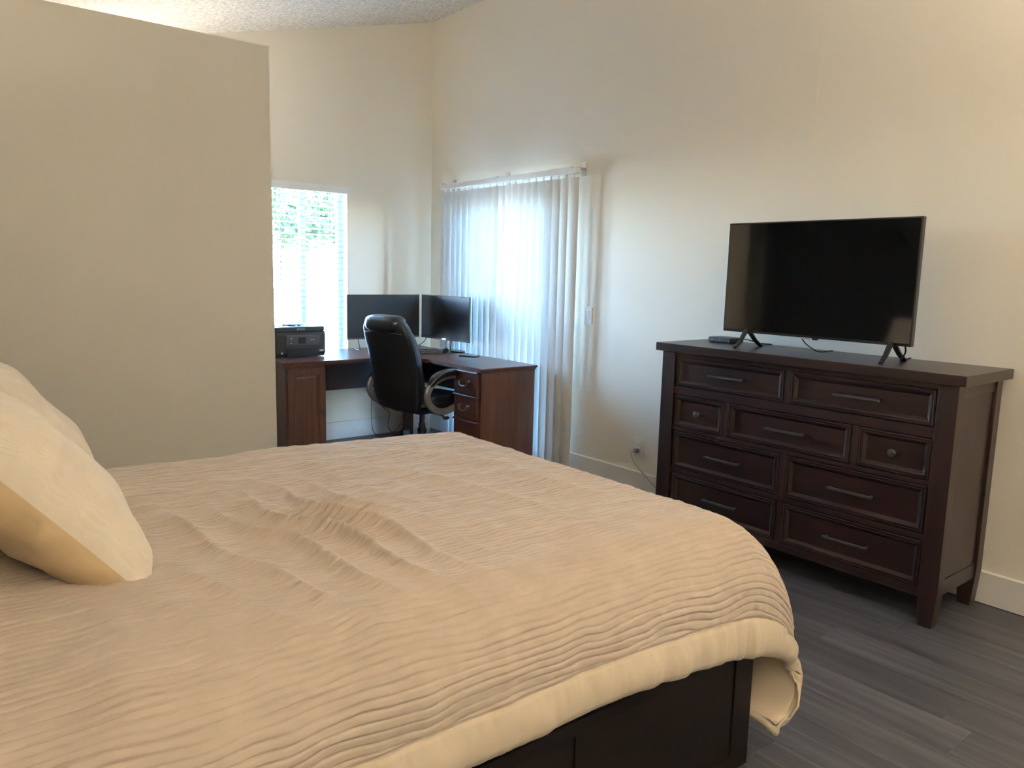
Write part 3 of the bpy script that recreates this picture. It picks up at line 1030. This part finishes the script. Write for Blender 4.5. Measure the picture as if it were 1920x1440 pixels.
bm = NB()
rings = []
for z, hw, hd in ((0.425, 0.10, 0.012), (0.432, 0.18, 0.028), (0.45, 0.215, 0.042), (0.50, 0.238, 0.052), (0.58, 0.248, 0.056), (0.68, 0.25, 0.058), (0.78, 0.25, 0.058), (0.88, 0.248, 0.058), (0.96, 0.240, 0.060), (1.01, 0.228, 0.060), (1.045, 0.205, 0.055), (1.062, 0.17, 0.042), (1.070, 0.12, 0.022)):
    rings.append(back_ring(z, back_x(z), hw * 0.9, hd))
loft(bm, rings)
bk = L('backrest', bm, M['leather'])
# front cushion of the back
bm = NB()
rings = []
for z, hw, hd in ((0.50, 0.17, 0.012), (0.52, 0.20, 0.035), (0.60, 0.215, 0.045), (0.70, 0.215, 0.042), (0.80, 0.213, 0.045), (0.90, 0.208, 0.05), (0.97, 0.195, 0.045), (1.0, 0.16, 0.015)):
    rings.append(back_ring(z, back_x(z) + 0.055, hw * 0.9, hd))
loft(bm, rings)
L('back_cushion', bm, M['leather'], bk)
# headrest roll that laps over the top
bm = NB()
rings = []
for i in range(13):
    t = -1 + i / 6
    yy = t * 0.165
    k = (1 - abs(t) ** 6) ** 0.5 if abs(t) < 1 else 0.15
    k = max(k, 0.25)
    pr_ = superell(0.078 * k, 0.062 * k, 2.6, 24)
    rings.append([(back_x(1.03) - 0.004 + p[0], yy, 1.038 + p[1]) for p in pr_])
loft(bm, rings)
hr = L('headrest', bm, M['leather'], None, 60)
# stitched seams
bm = NB()
pts = []
for i in range(15):
    t = -1 + 2 * i / 14
    zz = 0.985 - 0.012 * t * t
    pts.append((back_x(zz) - 0.0605 * (1 - abs(t) ** 3.4) ** (1 / 3.4) if abs(t) < 1 else back_x(zz), t * 0.209, zz))
tube(bm, pts, 0.0028, 6, 3)
L('seam', bm, M['stitch'], bk)
for s in (-1, 1):
    bm = NB()
    pts = []
    for zz, hw in ((0.47, 0.222), (0.55, 0.244), (0.68, 0.25), (0.80, 0.25), (0.90, 0.246), (0.97, 0.236)):
        pts.append((back_x(zz) - 0.012, s * (hw * 0.9 + 0.0005), zz))
    tube(bm, pts, 0.0032, 6, 4)
    L('seam', bm, M['leather'], bk)
# seat
bm = NB()
rings = []
for z, hx, hy in ((0.425, 0.20, 0.20), (0.435, 0.245, 0.245), (0.465, 0.262, 0.262), (0.495, 0.258, 0.258), (0.518, 0.24, 0.24), (0.528, 0.20, 0.20), (0.53, 0.12, 0.12)):
    rings.append([(0.015 + p[0] + (0.02 if p[0] > 0 else 0), p[1], z - (0.02 * max(0, p[0] / 0.26) ** 4)) for p in superell(hx, hy, 3.6, 40)])
loft(bm, rings)
st = L('seat', bm, M['leather'])
bm = NB(); box(bm, -0.16, 0.16, -0.15, 0.15, 0.395, 0.43, 0.008, 2); L('seat_plate', bm, M['black_p'])
bm = NB(); tube(bm, [(-0.05, -0.10, 0.40), (-0.06, -0.24, 0.395), (-0.065, -0.285, 0.385)], 0.006, 8, 5); box(bm, -0.09, -0.045, -0.31, -0.28, 0.374, 0.394, 0.004, 1); L('tilt_lever', bm, M['black_p'])
# arms
for s in (-1, 1):
    bm = NB()
    path = catmull([(0.215, s * 0.285, 0.648), (0.10, s * 0.287, 0.672), (-0.04, s * 0.288, 0.680), (-0.165, s * 0.288, 0.655), (-0.235, s * 0.288, 0.600), (-0.248, s * 0.286, 0.540), (-0.20, s * 0.282, 0.472), (-0.10, s * 0.278, 0.430), (0.02, s * 0.276, 0.440), (0.10, s * 0.278, 0.480), (0.18, s * 0.282, 0.545), (0.235, s * 0.285, 0.615), (0.215, s * 0.285, 0.648)], 6)
    sweep(bm, path, rrect(0.048, 0.026, 0.009, 3), upv=(0, 0, 1) if False else (0, 1, 0))
    arm = L('armrest', bm, M['silver'], None, 50)
    bm = NB()
    path = catmull([(0.23, s * 0.285, 0.655), (0.13, s * 0.287, 0.684), (-0.03, s * 0.288, 0.702), (-0.155, s * 0.288, 0.680), (-0.232, s * 0.288, 0.625)], 6)
    sweep(bm, path, rrect(0.046, 0.068, 0.018, 4), upv=(0, 1, 0), scale=lambda q: 0.55 + 0.45 * min(1, 4 * q, 4 * (1 - q)) ** 0.5)
    L('arm_pad', bm, M['leather'], arm, 50)
    bm = NB(); box(bm, -0.12, 0.06, min(s * 0.2, s * 0.276), max(s * 0.2, s * 0.276), 0.424, 0.442, 0.004, 1); L('arm_bracket', bm, M['black_p'], arm)
# column, base, casters
bm = NB(); lathe(bm, [(0.026, 0.11), (0.026, 0.30), (0.020, 0.30), (0.020, 0.40)], (0, 0, 0), 'z', 16); lathe(bm, [(0.034, 0.10), (0.034, 0.26), (0.028, 0.262)], (0, 0, 0), 'z', 16)
L('gas_column', bm, M['black_p'])
bm = NB()
for i in range(5):
    a = math.radians(72 * i + 12)
    c, s = math.cos(a), math.sin(a)
    sweep(bm, [Vector((0.02 * c, 0.02 * s, 0.115)), Vector((0.15 * c, 0.15 * s, 0.108)), Vector((0.30 * c, 0.30 * s, 0.082))], rrect(0.05, 0.034, 0.008, 3), scale=lambda q: 1.1 - 0.4 * q)
L('star_base', bm, M['black_p'])
for i in range(5):
    a = math.radians(72 * i + 12)
    c, s = math.cos(a), math.sin(a)
    bm = NB()
    for q in (-1, 1):
        lathe(bm, [(0.010, -0.009), (0.026, -0.008), (0.028, 0.0), (0.026, 0.008), (0.010, 0.009)], (0.305 * c - q * 0.013 * s, 0.305 * s + q * 0.013 * c, 0.028), 'y', 14)
    tube(bm, [(0.30 * c, 0.30 * s, 0.03), (0.30 * c, 0.30 * s, 0.055), (0.30 * c, 0.30 * s, 0.085)], 0.008, 8, 2)
    L('caster', bm, M['black_s'])

# ------------------------------------------------------------------ dresser
DXF, DXB, DYR, DYL, DZ = -0.5134, -0.03, -4.595, -3.045, 1.053
ds = empty('dresser', ((DXF + DXB) / 2, (DYR + DYL) / 2, 0), 'dark espresso wooden dresser with nine drawers under the television', 'dresser')
bm = NB(); box(bm, DXF, DXB, DYR, DYL, 1.010, DZ, 0.004, 2); obj('top', bm, M['espresso'], ds)
FX = -0.478
YA, YB = -4.562, -3.072     # outer faces of the posts
ZB = 0.128
for yy0, yy1 in ((YA, YA + 0.078), (YB - 0.085, YB)):
    for xx0, xx1 in ((FX - 0.006, FX + 0.052), (-0.098, -0.04)):
        bm = NB()
        prism(bm, [(yy0, 1.0105), (yy1, 1.0105), (yy1, 0.16), (yy1 - 0.012, 0.0), (yy0 + 0.012, 0.0), (yy0, 0.16)], 'x', xx0, xx1, 0.003, 2)
        obj('corner_post', bm, M['espresso_v'], ds)
for yy in (YA + 0.012, YB - 0.028):
    bm = NB(); box(bm, FX + 0.048, -0.09, yy, yy + 0.016, ZB + 0.02, 1.0105); obj('side_panel', bm, M['espresso_v'], ds)
    for q in ((ZB, ZB + 0.07), (0.955, 1.0105)):
        bm = NB(); box(bm, FX + 0.048, -0.09, yy - 0.004, yy + 0.020, q[0], q[1], 0.002, 1); obj('side_rail', bm, M['espresso'], ds)
bm = NB(); box(bm, -0.05, -0.042, YA + 0.06, YB - 0.06, ZB, 1.0105); obj('back_panel', bm, M['espresso'], ds)
IY0, IY1 = YA + 0.076, YB - 0.083
for z0, z1 in ((0.985, 1.0105), (0.784, 0.830), (0.587, 0.609), (0.357, 0.384), (0.118, 0.157)):
    bm = NB(); box(bm, FX, FX + 0.03, IY0, IY1, z0, z1, 0.002, 1); obj('front_rail', bm, M['espresso'], ds)
rows = [(0.833, 0.983, [(-3.801, -3.168), (-4.478, -3.838)]),
        (0.612, 0.781, [(-3.473, -3.167), (-4.142, -3.508), (-4.481, -4.181)]),
        (0.387, 0.584, [(-3.804, -3.169), (-4.478, -3.846)]),
        (0.160, 0.354, [(-3.806, -3.174), (-4.481, -3.844)])]
prof = [(0, -0.004), (0.0, 0.001), (0.003, 0.004), (0.007, 0.004), (0.009, 0.0005), (0.013, 0.0005), (0.0155, 0.003), (0.019, 0.002), (0.030, -0.007), (0.0315, -0.009)]
for z0, z1, cols in rows:
    for i, (y0, y1) in enumerate(cols):
        bm = NB()
        panel_x(bm, y0, y1, z0, z1, prof, FX + 0.002, FX + 0.02)
        box(bm, FX + 0.019, FX + 0.37, y0 + 0.012, y1 - 0.012, z0 + 0.012, z1 - 0.02)
        d = obj('drawer', bm, M['espresso'], ds, angle=15)
        yc, zc = (y0 + y1) / 2, (z0 + z1) / 2
        xf = FX + 0.011
        if (y1 - y0) < 0.4:
            bm = NB(); lathe(bm, [(0.010, 0.0), (0.007, -0.006), (0.007, -0.014), (0.016, -0.020), (0.018, -0.027), (0.014, -0.034), (0.0, -0.037)], (xf, yc, zc), 'x', 20)
            obj('knob', bm, M['bronze'], d)
        else:
            hw = 0.092
            bm = NB()
            box(bm, xf - 0.032, xf - 0.022, yc - hw - 0.012, yc + hw + 0.012, zc - 0.006, zc + 0.006, 0.002, 1)
            for s in (-1, 1):
                box(bm, xf - 0.024, xf + 0.001, yc + s * hw - 0.005, yc + s * hw + 0.005, zc - 0.005, zc + 0.005, 0.001, 1)
            obj('bar_pull', bm, M['bronze'], d)
        if i > 0:
            yp = (cols[i - 1][0] + y1) / 2
            wd = cols[i - 1][0] - y1
            bm = NB(); box(bm, FX, FX + 0.03, yp - wd / 2 + 0.002, yp + wd / 2 - 0.002, z0 - 0.004, z1 + 0.004, 0.002, 1)
            obj('stile', bm, M['espresso_v'], ds)
bm = NB(); lathe(bm, [(0.0, -0.0012), (0.0045, -0.001), (0.0045, 0.0)], (FX - 0.006, -3.112, 0.815), 'x', 12); obj('peg_hole', bm, M['slot'], ds)

# ------------------------------------------------------------------ television
TX, TYL, TYR, TZ0, TZ1 = -0.3015, -3.316, -4.282, 1.128, 1.681
tv = empty('television', (TX, (TYL + TYR) / 2, DZ), 'large black flat-screen television standing on the dresser', 'television')
bm = NB(); box(bm, TX, TX + 0.030, TYR, TYL, TZ0, TZ1, 0.003, 2); box(bm, TX + 0.028, TX + 0.062, TYR + 0.12, TYL - 0.12, TZ0 + 0.03, TZ1 - 0.14, 0.012, 2)
obj('housing', bm, M['black_s'], tv)
bm = NB()
ns = 24
ys = np.linspace(TYR + 0.007, TYL - 0.007, ns)
bow = 0.0
rings = [[(TX - 0.0009, y, TZ0 + 0.013), (TX - 0.0009, y, TZ1 - 0.007), (TX + 0.003, y, TZ1 - 0.007), (TX + 0.003, y, TZ0 + 0.013)] for y in ys]
loft(bm, rings)
obj('screen', bm, M['tv'], tv)
bm = NB(); box(bm, TX - 0.004, TX + 0.004, -3.815, -3.765, TZ0 - 0.006, TZ0 + 0.002, 0.001, 1); obj('brand_plate', bm, M['chrome'], tv)
bm = NB(); box(bm, TX + 0.002, TX + 0.02, -3.845, -3.820, TZ0 - 0.008, TZ0 + 0.001, 0.002, 1); obj('sensor', bm, M['black_p'], tv)
for yc in (-3.455, -4.195):
    bm = NB()
    for dx in (-0.115, 0.115):
        xt = TX + 0.014
        sweep(bm, [Vector((xt + math.copysign(0.010, dx), yc, TZ0 + 0.012)), Vector((xt + dx * 0.55, yc - 0.006, DZ + 0.034)), Vector((xt + dx * 0.9, yc - 0.01, DZ + 0.007)), Vector((xt + dx * 1.0, yc - 0.011, DZ + 0.004))], rrect(0.020, 0.012, 0.004, 2), upv=(1, 0, 0), scale=lambda q: 1.25 - 0.35 * q)
    box(bm, TX + 0.002, TX + 0.028, yc - 0.014, yc + 0.014, TZ0 - 0.006, TZ0 + 0.016, 0.003, 1)
    obj('foot', bm, M['black_s'], tv)
bm = NB(); tube(bm, [(TX + 0.05, -3.72, TZ0 + 0.04), (TX + 0.05, -3.75, TZ0 - 0.02), (TX + 0.07, -3.79, DZ + 0.02), (TX + 0.12, -3.80, DZ + 0.004), (TX + 0.24, -3.80, DZ + 0.004)], 0.003, 6, 6); obj('cable', bm, M['cable_b'], tv)
bm = NB(); tube(bm, [(TX + 0.05, -4.225, TZ0 + 0.04), (TX + 0.06, -4.235, TZ0 - 0.02), (TX + 0.07, -4.225, DZ + 0.03), (TX + 0.10, -4.20, DZ + 0.005), (TX + 0.24, -4.18, DZ + 0.005)], 0.004, 6, 6); obj('cable', bm, M['cable_b'], tv)
# set-top box
sb = empty('streaming_box', (-0.13, -3.205, DZ), 'small black set-top box beside the television foot on the dresser', 'electronics', math.radians(0))
bm = NB(); box(bm, -0.200, -0.085, -3.297, -3.150, DZ + 0.002, DZ + 0.027, 0.003, 2); obj('case', bm, M['black_p'], sb)
bm = NB(); box(bm, -0.2012, -0.199, -3.290, -3.157, DZ + 0.006, DZ + 0.023); fp = obj('front_panel', bm, M['grey_p'], sb)
for yy in (-3.175, -3.225):
    bm = NB(); box(bm, -0.2020, -0.2005, yy - 0.003, yy + 0.003, DZ + 0.013, DZ + 0.017); obj('indicator', bm, M['led'], fp)
bm = NB(); tube(bm, [(-0.11, -3.296, DZ + 0.014), (-0.11, -3.33, DZ + 0.022), (-0.10, -3.38, DZ + 0.012), (-0.08, -3.40, DZ + 0.005), (-0.06, -3.36, DZ + 0.004), (-0.05, -3.45, DZ + 0.004)], 0.003, 6, 6); obj('cable', bm, M['cable_b'], sb)

# ------------------------------------------------------------------ bed
BFX, BFY0, BFY1, BHX = -1.842, -4.612, -2.985, -3.93
bd = empty('bed_frame', ((BFX + BHX) / 2, (BFY0 + BFY1) / 2, 0), 'black-brown wooden bed frame with panelled sides under the comforter', 'bed')
bed_rails = []
for yy, s in ((BFY0, 1), (BFY1, -1)):
    bm = NB()
    y_in = yy + s * 0.028
    box(bm, BHX, BFX, min(yy + s * 0.006, y_in), max(yy + s * 0.006, y_in), 0.012, 0.385, 0.002, 1)
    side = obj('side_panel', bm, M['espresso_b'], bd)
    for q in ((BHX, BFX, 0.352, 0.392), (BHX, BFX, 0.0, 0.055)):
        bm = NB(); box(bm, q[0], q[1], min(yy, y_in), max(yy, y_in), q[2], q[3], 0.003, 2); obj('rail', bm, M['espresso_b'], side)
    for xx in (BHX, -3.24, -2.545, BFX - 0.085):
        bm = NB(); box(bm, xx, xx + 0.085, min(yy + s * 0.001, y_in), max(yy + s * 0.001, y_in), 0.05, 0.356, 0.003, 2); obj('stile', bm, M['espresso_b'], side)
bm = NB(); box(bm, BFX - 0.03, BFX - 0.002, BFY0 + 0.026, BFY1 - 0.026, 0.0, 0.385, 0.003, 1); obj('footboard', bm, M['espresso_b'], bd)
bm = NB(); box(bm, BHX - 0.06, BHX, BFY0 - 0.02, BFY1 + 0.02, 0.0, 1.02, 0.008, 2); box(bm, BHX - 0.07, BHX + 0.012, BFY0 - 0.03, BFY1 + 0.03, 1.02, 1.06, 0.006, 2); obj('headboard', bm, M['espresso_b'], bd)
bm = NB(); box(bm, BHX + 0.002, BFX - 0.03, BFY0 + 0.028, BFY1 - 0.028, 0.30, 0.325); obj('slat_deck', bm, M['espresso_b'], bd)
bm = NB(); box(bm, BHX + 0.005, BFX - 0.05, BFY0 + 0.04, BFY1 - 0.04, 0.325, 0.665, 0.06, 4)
tag(obj('mattress', bm, M['mattress'], origin=((BFX + BHX) / 2, (BFY0 + BFY1) / 2, 0.325), angle=60), 'thick mattress hidden under the cream comforter', 'mattress')

# comforter ------------------------------------------------------------
YN, YFAR = -4.664, -2.908
cf = empty('comforter', (-2.9, (YN + YFAR) / 2, 0.40), 'cream ribbed comforter with a smooth border draped over the bed', 'comforter')


def polyline(pts, n):
    P = np.array(catmull([(p[0], 0, p[1]) for p in pts], 16))[:, [0, 2]]
    d = np.r_[0, np.cumsum(np.linalg.norm(np.diff(P, axis=0), axis=1))]
    s = np.linspace(0, d[-1], n)
    return np.stack([np.interp(s, d, P[:, 0]), np.interp(s, d, P[:, 1])], -1), d[-1]


NS, NF = 270, 110
XS0, XS1 = -3.90, -2.06
xs_ = np.linspace(XS0, XS1, NS)
zc_s = np.interp(xs_, [-3.9, -3.3, -2.7, -2.06], [0.752, 0.75, 0.738, 0.724])
zh_s = np.interp(xs_, [-3.9, -3.0, -2.39, -2.19, -2.06], [0.452, 0.458, 0.452, 0.432, 0.412])
# crest path over the foot end
cr = [(-2.06, 0.724)]
for a in range(15, 91, 15):
    cr.append((-1.932 + 0.245 * math.sin(math.radians(a)) - 0.128 * (1 - a / 90.0) * 0.0, 0.520 + 0.203 * math.cos(math.radians(a))))
cr += [(-1.672, 0.42), (-1.665, 0.31), (-1.685, 0.20), (-1.735, 0.135), (-1.80, 0.118)]
crest, _ = polyline(cr, NF)
hem, _ = polyline([(-2.06, 0.412), (-1.97, 0.396), (-1.86, 0.372), (-1.76, 0.335), (-1.69, 0.285), (-1.668, 0.235), (-1.684, 0.165), (-1.735, 0.120), (-1.80, 0.112)], NF)
XC = np.r_[xs_, crest[1:, 0]]; ZC = np.r_[zc_s, crest[1:, 1]]
XH = np.r_[xs_, hem[1:, 0]]; ZH = np.r_[zh_s, hem[1:, 1]]
LU = np.r_[xs_ - XS0, (XS1 - XS0) + np.cumsum(np.linalg.norm(np.diff(crest, axis=0), axis=1))]
# cross-section: near hem -> top -> far hem, as (y, height fraction)
F1, RY = 0.42, 0.21
cs = [(0.0, f) for f in np.linspace(0, F1, 14)]
cs = [(YN + 0.020 * math.sin(math.pi * min(1, f / F1) * 0.5) - 0.006, f) for _, f in cs]
y_off = cs[-1][0]
corner = [(y_off + RY * (1 - math.cos(a)), F1 + (1 - F1) * math.sin(a)) for a in np.linspace(0, math.pi / 2, 40)[1:]]
yt0 = corner[-1][0]
y_offF = YFAR - (y_off - YN)
cornerF = [(y_offF - RY * (1 - math.cos(a)), F1 + (1 - F1) * math.sin(a)) for a in np.linspace(0, math.pi / 2, 40)[1:]][::-1]
top = [(y, 1.0) for y in np.linspace(yt0, cornerF[0][0], 120)[1:-1]]
csF = [(YFAR - (c[0] - YN), c[1]) for c in cs][::-1]
CS = np.array(cs + corner + top + cornerF + csF)
dz = 0.28
d = np.r_[0, np.cumsum(np.hypot(np.diff(CS[:, 0]), np.diff(CS[:, 1]) * dz))]
NTT = 1300
sv = np.linspace(0, d[-1], NTT)
yy = np.interp(sv, d, CS[:, 0]); ff = np.interp(sv, d, CS[:, 1])
crown = 0.016 * (1 - ((yy - (YN + YFAR) / 2) / ((YFAR - YN) / 2)) ** 2)
Y = np.broadcast_to(yy[None, :], (len(XC), NTT)).copy()
Fh = ff[None, :]
X = XC[:, None] * Fh + XH[:, None] * (1 - Fh)
Z = ZC[:, None] * Fh + ZH[:, None] * (1 - Fh)
flat = np.clip(1 - (LU - (XS1 - XS0)) / 0.4, 0, 1)[:, None]
Z = Z + crown[None, :] * flat * Fh
P0 = np.stack([X, Y, Z], -1)


def normals(P):
    du = np.gradient(P, axis=0); dv = np.gradient(P, axis=1)
    N = np.cross(du, dv)
    N /= np.linalg.norm(N, axis=2)[..., None] + 1e-12
    return N


N0 = normals(P0)
if N0[10, NTT // 2, 2] < 0: N0 = -N0
S = np.broadcast_to(sv[None, :], X.shape); U = np.broadcast_to(LU[:, None], X.shape)
# large soft undulation and folds
disp = 0.007 * vnoise(U * 3.1 + 5, S * 3.4 + 2) + 0.004 * vnoise(U * 7 + 1, S * 6 + 8)
# folds fanning out from the pillow corner towards the near side
xx_ = U + XS0
wfold = np.exp(-((xx_ + 2.98) / 0.36) ** 2) * np.exp(-((Y + 4.05) / 0.36) ** 2)
ph_ = (xx_ + 0.16 * (Y + 4.0)) * 27 + 1.3 * vnoise(U * 3 + 20, S * 4)
rid = (1 - np.abs(np.sin(ph_))) ** 1.6
disp += wfold * (0.036 * (rid - 0.3) * (0.8 + 0.6 * vnoise(U * 4.6 + 9, S * 2.6 + 4)))
w2 = np.exp(-((xx_ + 2.55) / 0.55) ** 2) * np.exp(-((Y + 3.75) / 0.45) ** 2)
rid2 = (1 - np.abs(np.sin((xx_ + 0.35 * (Y + 4.0)) * 9 + 1.6 * vnoise(U * 2, S * 2.5 + 7)))) ** 2
disp += w2 * 0.017 * (rid2 - 0.3)
# vertical waves along the near hang and foot corner
hang = np.clip(1 - (S / 0.40), 0, 1)
disp += hang * (0.007 * vnoise(U * 6.5 + 3, S * 1.2 + 40) + 0.003 * vnoise(U * 17, S * 2 + 11))
# one soft fold at the head end of the near hang
disp += 0.010 * np.exp(-((xx_ + 3.44 + 0.10 * (0.55 - S)) / 0.05) ** 2) * np.exp(-((S - 0.42) / 0.22) ** 2)
# pleated ribs running along the bed
w = 0.0180
phr = S / w + 0.42 * vnoise(U * 5.5, S * 9) + 0.26 * vnoise(U * 15 + 4, S * 24 + 3)
tri = np.abs(np.sin(np.pi * phr))
kk = np.floor(phr)
amp = 0.0088 * np.clip(0.66 + 0.5 * vnoise(U * 7 + 31, kk * 3.7 + 0.5) + 0.45 * vnoise(U * 19 + 13, kk * 2.3 + 0.5), 0.10, 1.35) * (0.8 + 0.2 * np.clip(Fh, 0, 1))
rib = amp * ((1 - (1 - tri) ** 2.6) - 0.62) + 0.0016 * vnoise(U * 40, S * 58)
BW = 0.082
LT, ST = LU[-1], sv[-1]
edge_d = np.minimum(np.minimum(S, ST - S), LT - U)
on_border = edge_d < BW
disp_b = 0.006 * vnoise(U * 24 + 7, S * 9 + 50) + 0.0025 * np.abs(vnoise(U * 60, S * 12))
disp_b = disp_b + 0.010 * np.sin(np.pi * np.clip(edge_d / BW, 0, 1)) ** 0.7
near_foot = np.clip((U - 1.35) / 0.5, 0, 1)
disp_b = disp_b + near_foot * 0.012 * vnoise(U * 30, S * 7 + 90)
groove = -0.006 * np.exp(-((edge_d - BW) / 0.004) ** 2)
full = disp + np.where(on_border, disp_b, rib) + groove
P1 = P0 + N0 * full[..., None]
fm = (on_border[:-1, :-1] & on_border[1:, :-1] & on_border[1:, 1:] & on_border[:-1, 1:])
grid_mesh('quilted_top', P1, M['quilt'], cf, mask=~fm)
grid_mesh('border', P1, M['border'], cf, mask=fm)['label'] = 'smooth cream border'
# lining underneath and the rolled hem that joins it to the border
iu = np.unique(np.r_[np.arange(0, P0.shape[0], 3), P0.shape[0] - 1]); iv = np.unique(np.r_[np.arange(0, NTT, 6), NTT - 1])
PLn = P0[np.ix_(iu, iv)] + N0[np.ix_(iu, iv)] * (np.minimum(disp[np.ix_(iu, iv)], 0.004)[..., None] - 0.026)
PLn += N0[np.ix_(iu, iv)] * (0.004 * vnoise(U * 11 + 3, S * 8 + 70))[np.ix_(iu, iv)][..., None]
grid_mesh('lining', PLn, M['lining'], cf, flip=True)['label'] = 'plain cream lining'


def hem_strip(Pt, T, Nn, name):
    rows_ = []
    for a in np.linspace(0, math.pi, 7):
        rows_.append(Pt + T * (0.014 * math.sin(a)) - Nn * (0.014 * (1 - math.cos(a))))
    return np.stack(rows_, 0)


Tn = P1[:, 0] - P1[:, 9]; Tn /= np.linalg.norm(Tn, axis=1)[:, None]
Tu = P1[-1] - P1[-5]; Tu /= np.linalg.norm(Tu, axis=1)[:, None]
Tf = P1[:, -1] - P1[:, -10]; Tf /= np.linalg.norm(Tf, axis=1)[:, None]
H1 = hem_strip(P1[:, 0], Tn, N0[:, 0], 'hem')
H2 = hem_strip(P1[-1], Tu, N0[-1], 'hem')
H3 = hem_strip(P1[:, -1], Tf, N0[:, -1], 'hem')
cdir = Tn[-1] + Tu[0]; cdir /= np.linalg.norm(cdir)
mid_ = np.stack([P1[-1, 0] + cdir * (0.016 * math.sin(a)) - N0[-1, 0] * (0.014 * (1 - math.cos(a))) for a in np.linspace(0, math.pi, 7)], 0)
HC = np.stack([H1[:, -1], mid_, H2[:, 0]], 1)
for G in (H1, H2, H3, HC):
    grid_mesh('hem', G, M['border'], cf)

# pillows ---------------------------------------------------------------


def pillow(label, cx, cy, czz, lean, hw, hh, th, seed, yaw=0.0, roll=0.0):
    """width hw along y, height hh up the lean; front normal points to the foot of the bed"""
    zb = czz - hh * math.sin(lean)
    p = empty('pillow', (cx, cy, zb), label, 'pillow', 0.0, None)
    n, m = 80, 620
    u, v_ = np.meshgrid(np.linspace(-1, 1, m), np.linspace(-1, 1, n), indexing='ij')
    px = hw * u * (1 - 0.075 * (1 - v_ ** 2) * u ** 2)
    pv = hh * v_ * (1 - 0.09 * (1 - u ** 2) * v_ ** 2)
    T = th * ((1 - u ** 4) * (1 - v_ ** 4)) ** 0.55
    T = T * (1 + 0.10 * vnoise(u * 2 + seed, v_ * 2 + seed))
    edge = np.clip(1 - np.minimum(1 - np.abs(u), 1 - np.abs(v_)) / 0.35, 0, 1)
    along = np.where(np.abs(u) > np.abs(v_), v_, u)
    wr = 0.012 * edge * vnoise(along * 9 + seed * 3, edge * 2 + seed)
    fr = np.array([math.sin(lean), 0, math.cos(lean)])
    upd = np.array([-math.cos(lean), 0, math.sin(lean)])
    rt_ = np.array([0, 1.0, 0])
    c, s = math.cos(roll), math.sin(roll)
    rt2 = rt_ * c + upd * s; up2 = -rt_ * s + upd * c
    C0 = np.array([cx, cy, czz])
    for nm, sg, mat in (('front', 1, M['sham']), ('back', -1, M['sham_back'])):
        h = sg * T + sg * wr * np.clip(T / 0.03, 0, 1)
        if sg > 0:
            phs = (u * hw) / 0.0105 + 0.25 * vnoise(u * 14 + seed, v_ * 6)
            h = h + 0.0038 * (np.abs(np.sin(np.pi * phs)) ** 0.7) * np.clip(T / 0.02, 0, 1)
        else:
            h = h - 0.004 * vnoise(u * 4 + seed, v_ * 9) * np.clip(T / 0.03, 0, 1)
        G = C0 + px[..., None] * rt2 + pv[..., None] * up2 + h[..., None] * fr
        # settle the underside on the comforter
        G[..., 2] = np.maximum(G[..., 2], 0.752)
        o = grid_mesh(nm, G, mat, p, flip=(sg < 0))
        o['label'] = 'ivory ribbed front' if sg > 0 else 'plain tan back'
    return p


pillow('ivory ribbed pillow with tan back, leaning on the near side of the bed', -3.485, -3.775, 0.908, math.radians(50), 0.385, 0.245, 0.112, 3, roll=math.radians(0))
pillow('ivory ribbed pillow with tan back, leaning on the partition side of the bed', -3.425, -3.02, 0.905, math.radians(52), 0.34, 0.225, 0.105, 9)

# ------------------------------------------------------------------ unseen floor lamps added as warm fill, washing the ceiling
def fill_uplight(x, y, power, label, R=0.19):
    q = R / 0.19
    t = empty('fill_floor_lamp', (x, y, 0), label, 'lamp')
    bm = NB(); lathe(bm, [(0.14 * q, 0.0), (0.14 * q, 0.012), (0.05 * q, 0.022), (0.014, 0.03)], (x, y, 0), 'z', 28); obj('lamp_base', bm, M['bronze'], t)
    bm = NB(); lathe(bm, [(0.011, 0.02), (0.011, 1.70)], (x, y, 0), 'z', 12); obj('pole', bm, M['bronze'], t)
    bm = NB(); lathe(bm, [(0.02, 1.68), (0.06 * q, 1.70), (0.13 * q, 1.75), (R, 1.84), (R - 0.004, 1.84), (0.125 * q, 1.757), (0.055 * q, 1.712), (0.0, 1.706)], (x, y, 0), 'z', 32); obj('lamp_bowl', bm, M['bronze'], t, angle=60)
    k = NT('fill_lamp_diffuser')
    k.set(Base_Color=(0.9, 0.85, 0.75, 1), Emission_Color=(*FILL_LAMP_COLOR, 1), Emission_Strength=power)
    bm = NB(); lathe(bm, [(0.0, 1.778), (0.13 * q, 1.778), (0.13 * q, 1.784), (0.0, 1.788)], (x, y, 0), 'z', 32); obj('diffuser', bm, k.m, t)


fill_uplight(-0.55, -6.6, FILL_LAMP_STRENGTH * 0.7, 'bronze torchiere fill lamp added out of view in the corner past the dresser')
fill_uplight(-3.55, -7.1, FILL_LAMP_STRENGTH, 'bronze torchiere fill lamp added out of view against the wall opposite the window')
fill_uplight(-2.45, -0.42, FILL_LAMP_STRENGTH * 0.08, 'bronze torchiere fill lamp added out of view behind the partition wall')
fill_uplight(-3.80, -2.75, FILL_LAMP_STRENGTH * 0.10, 'bronze torchiere fill lamp added out of view between the bed and the hall opening')
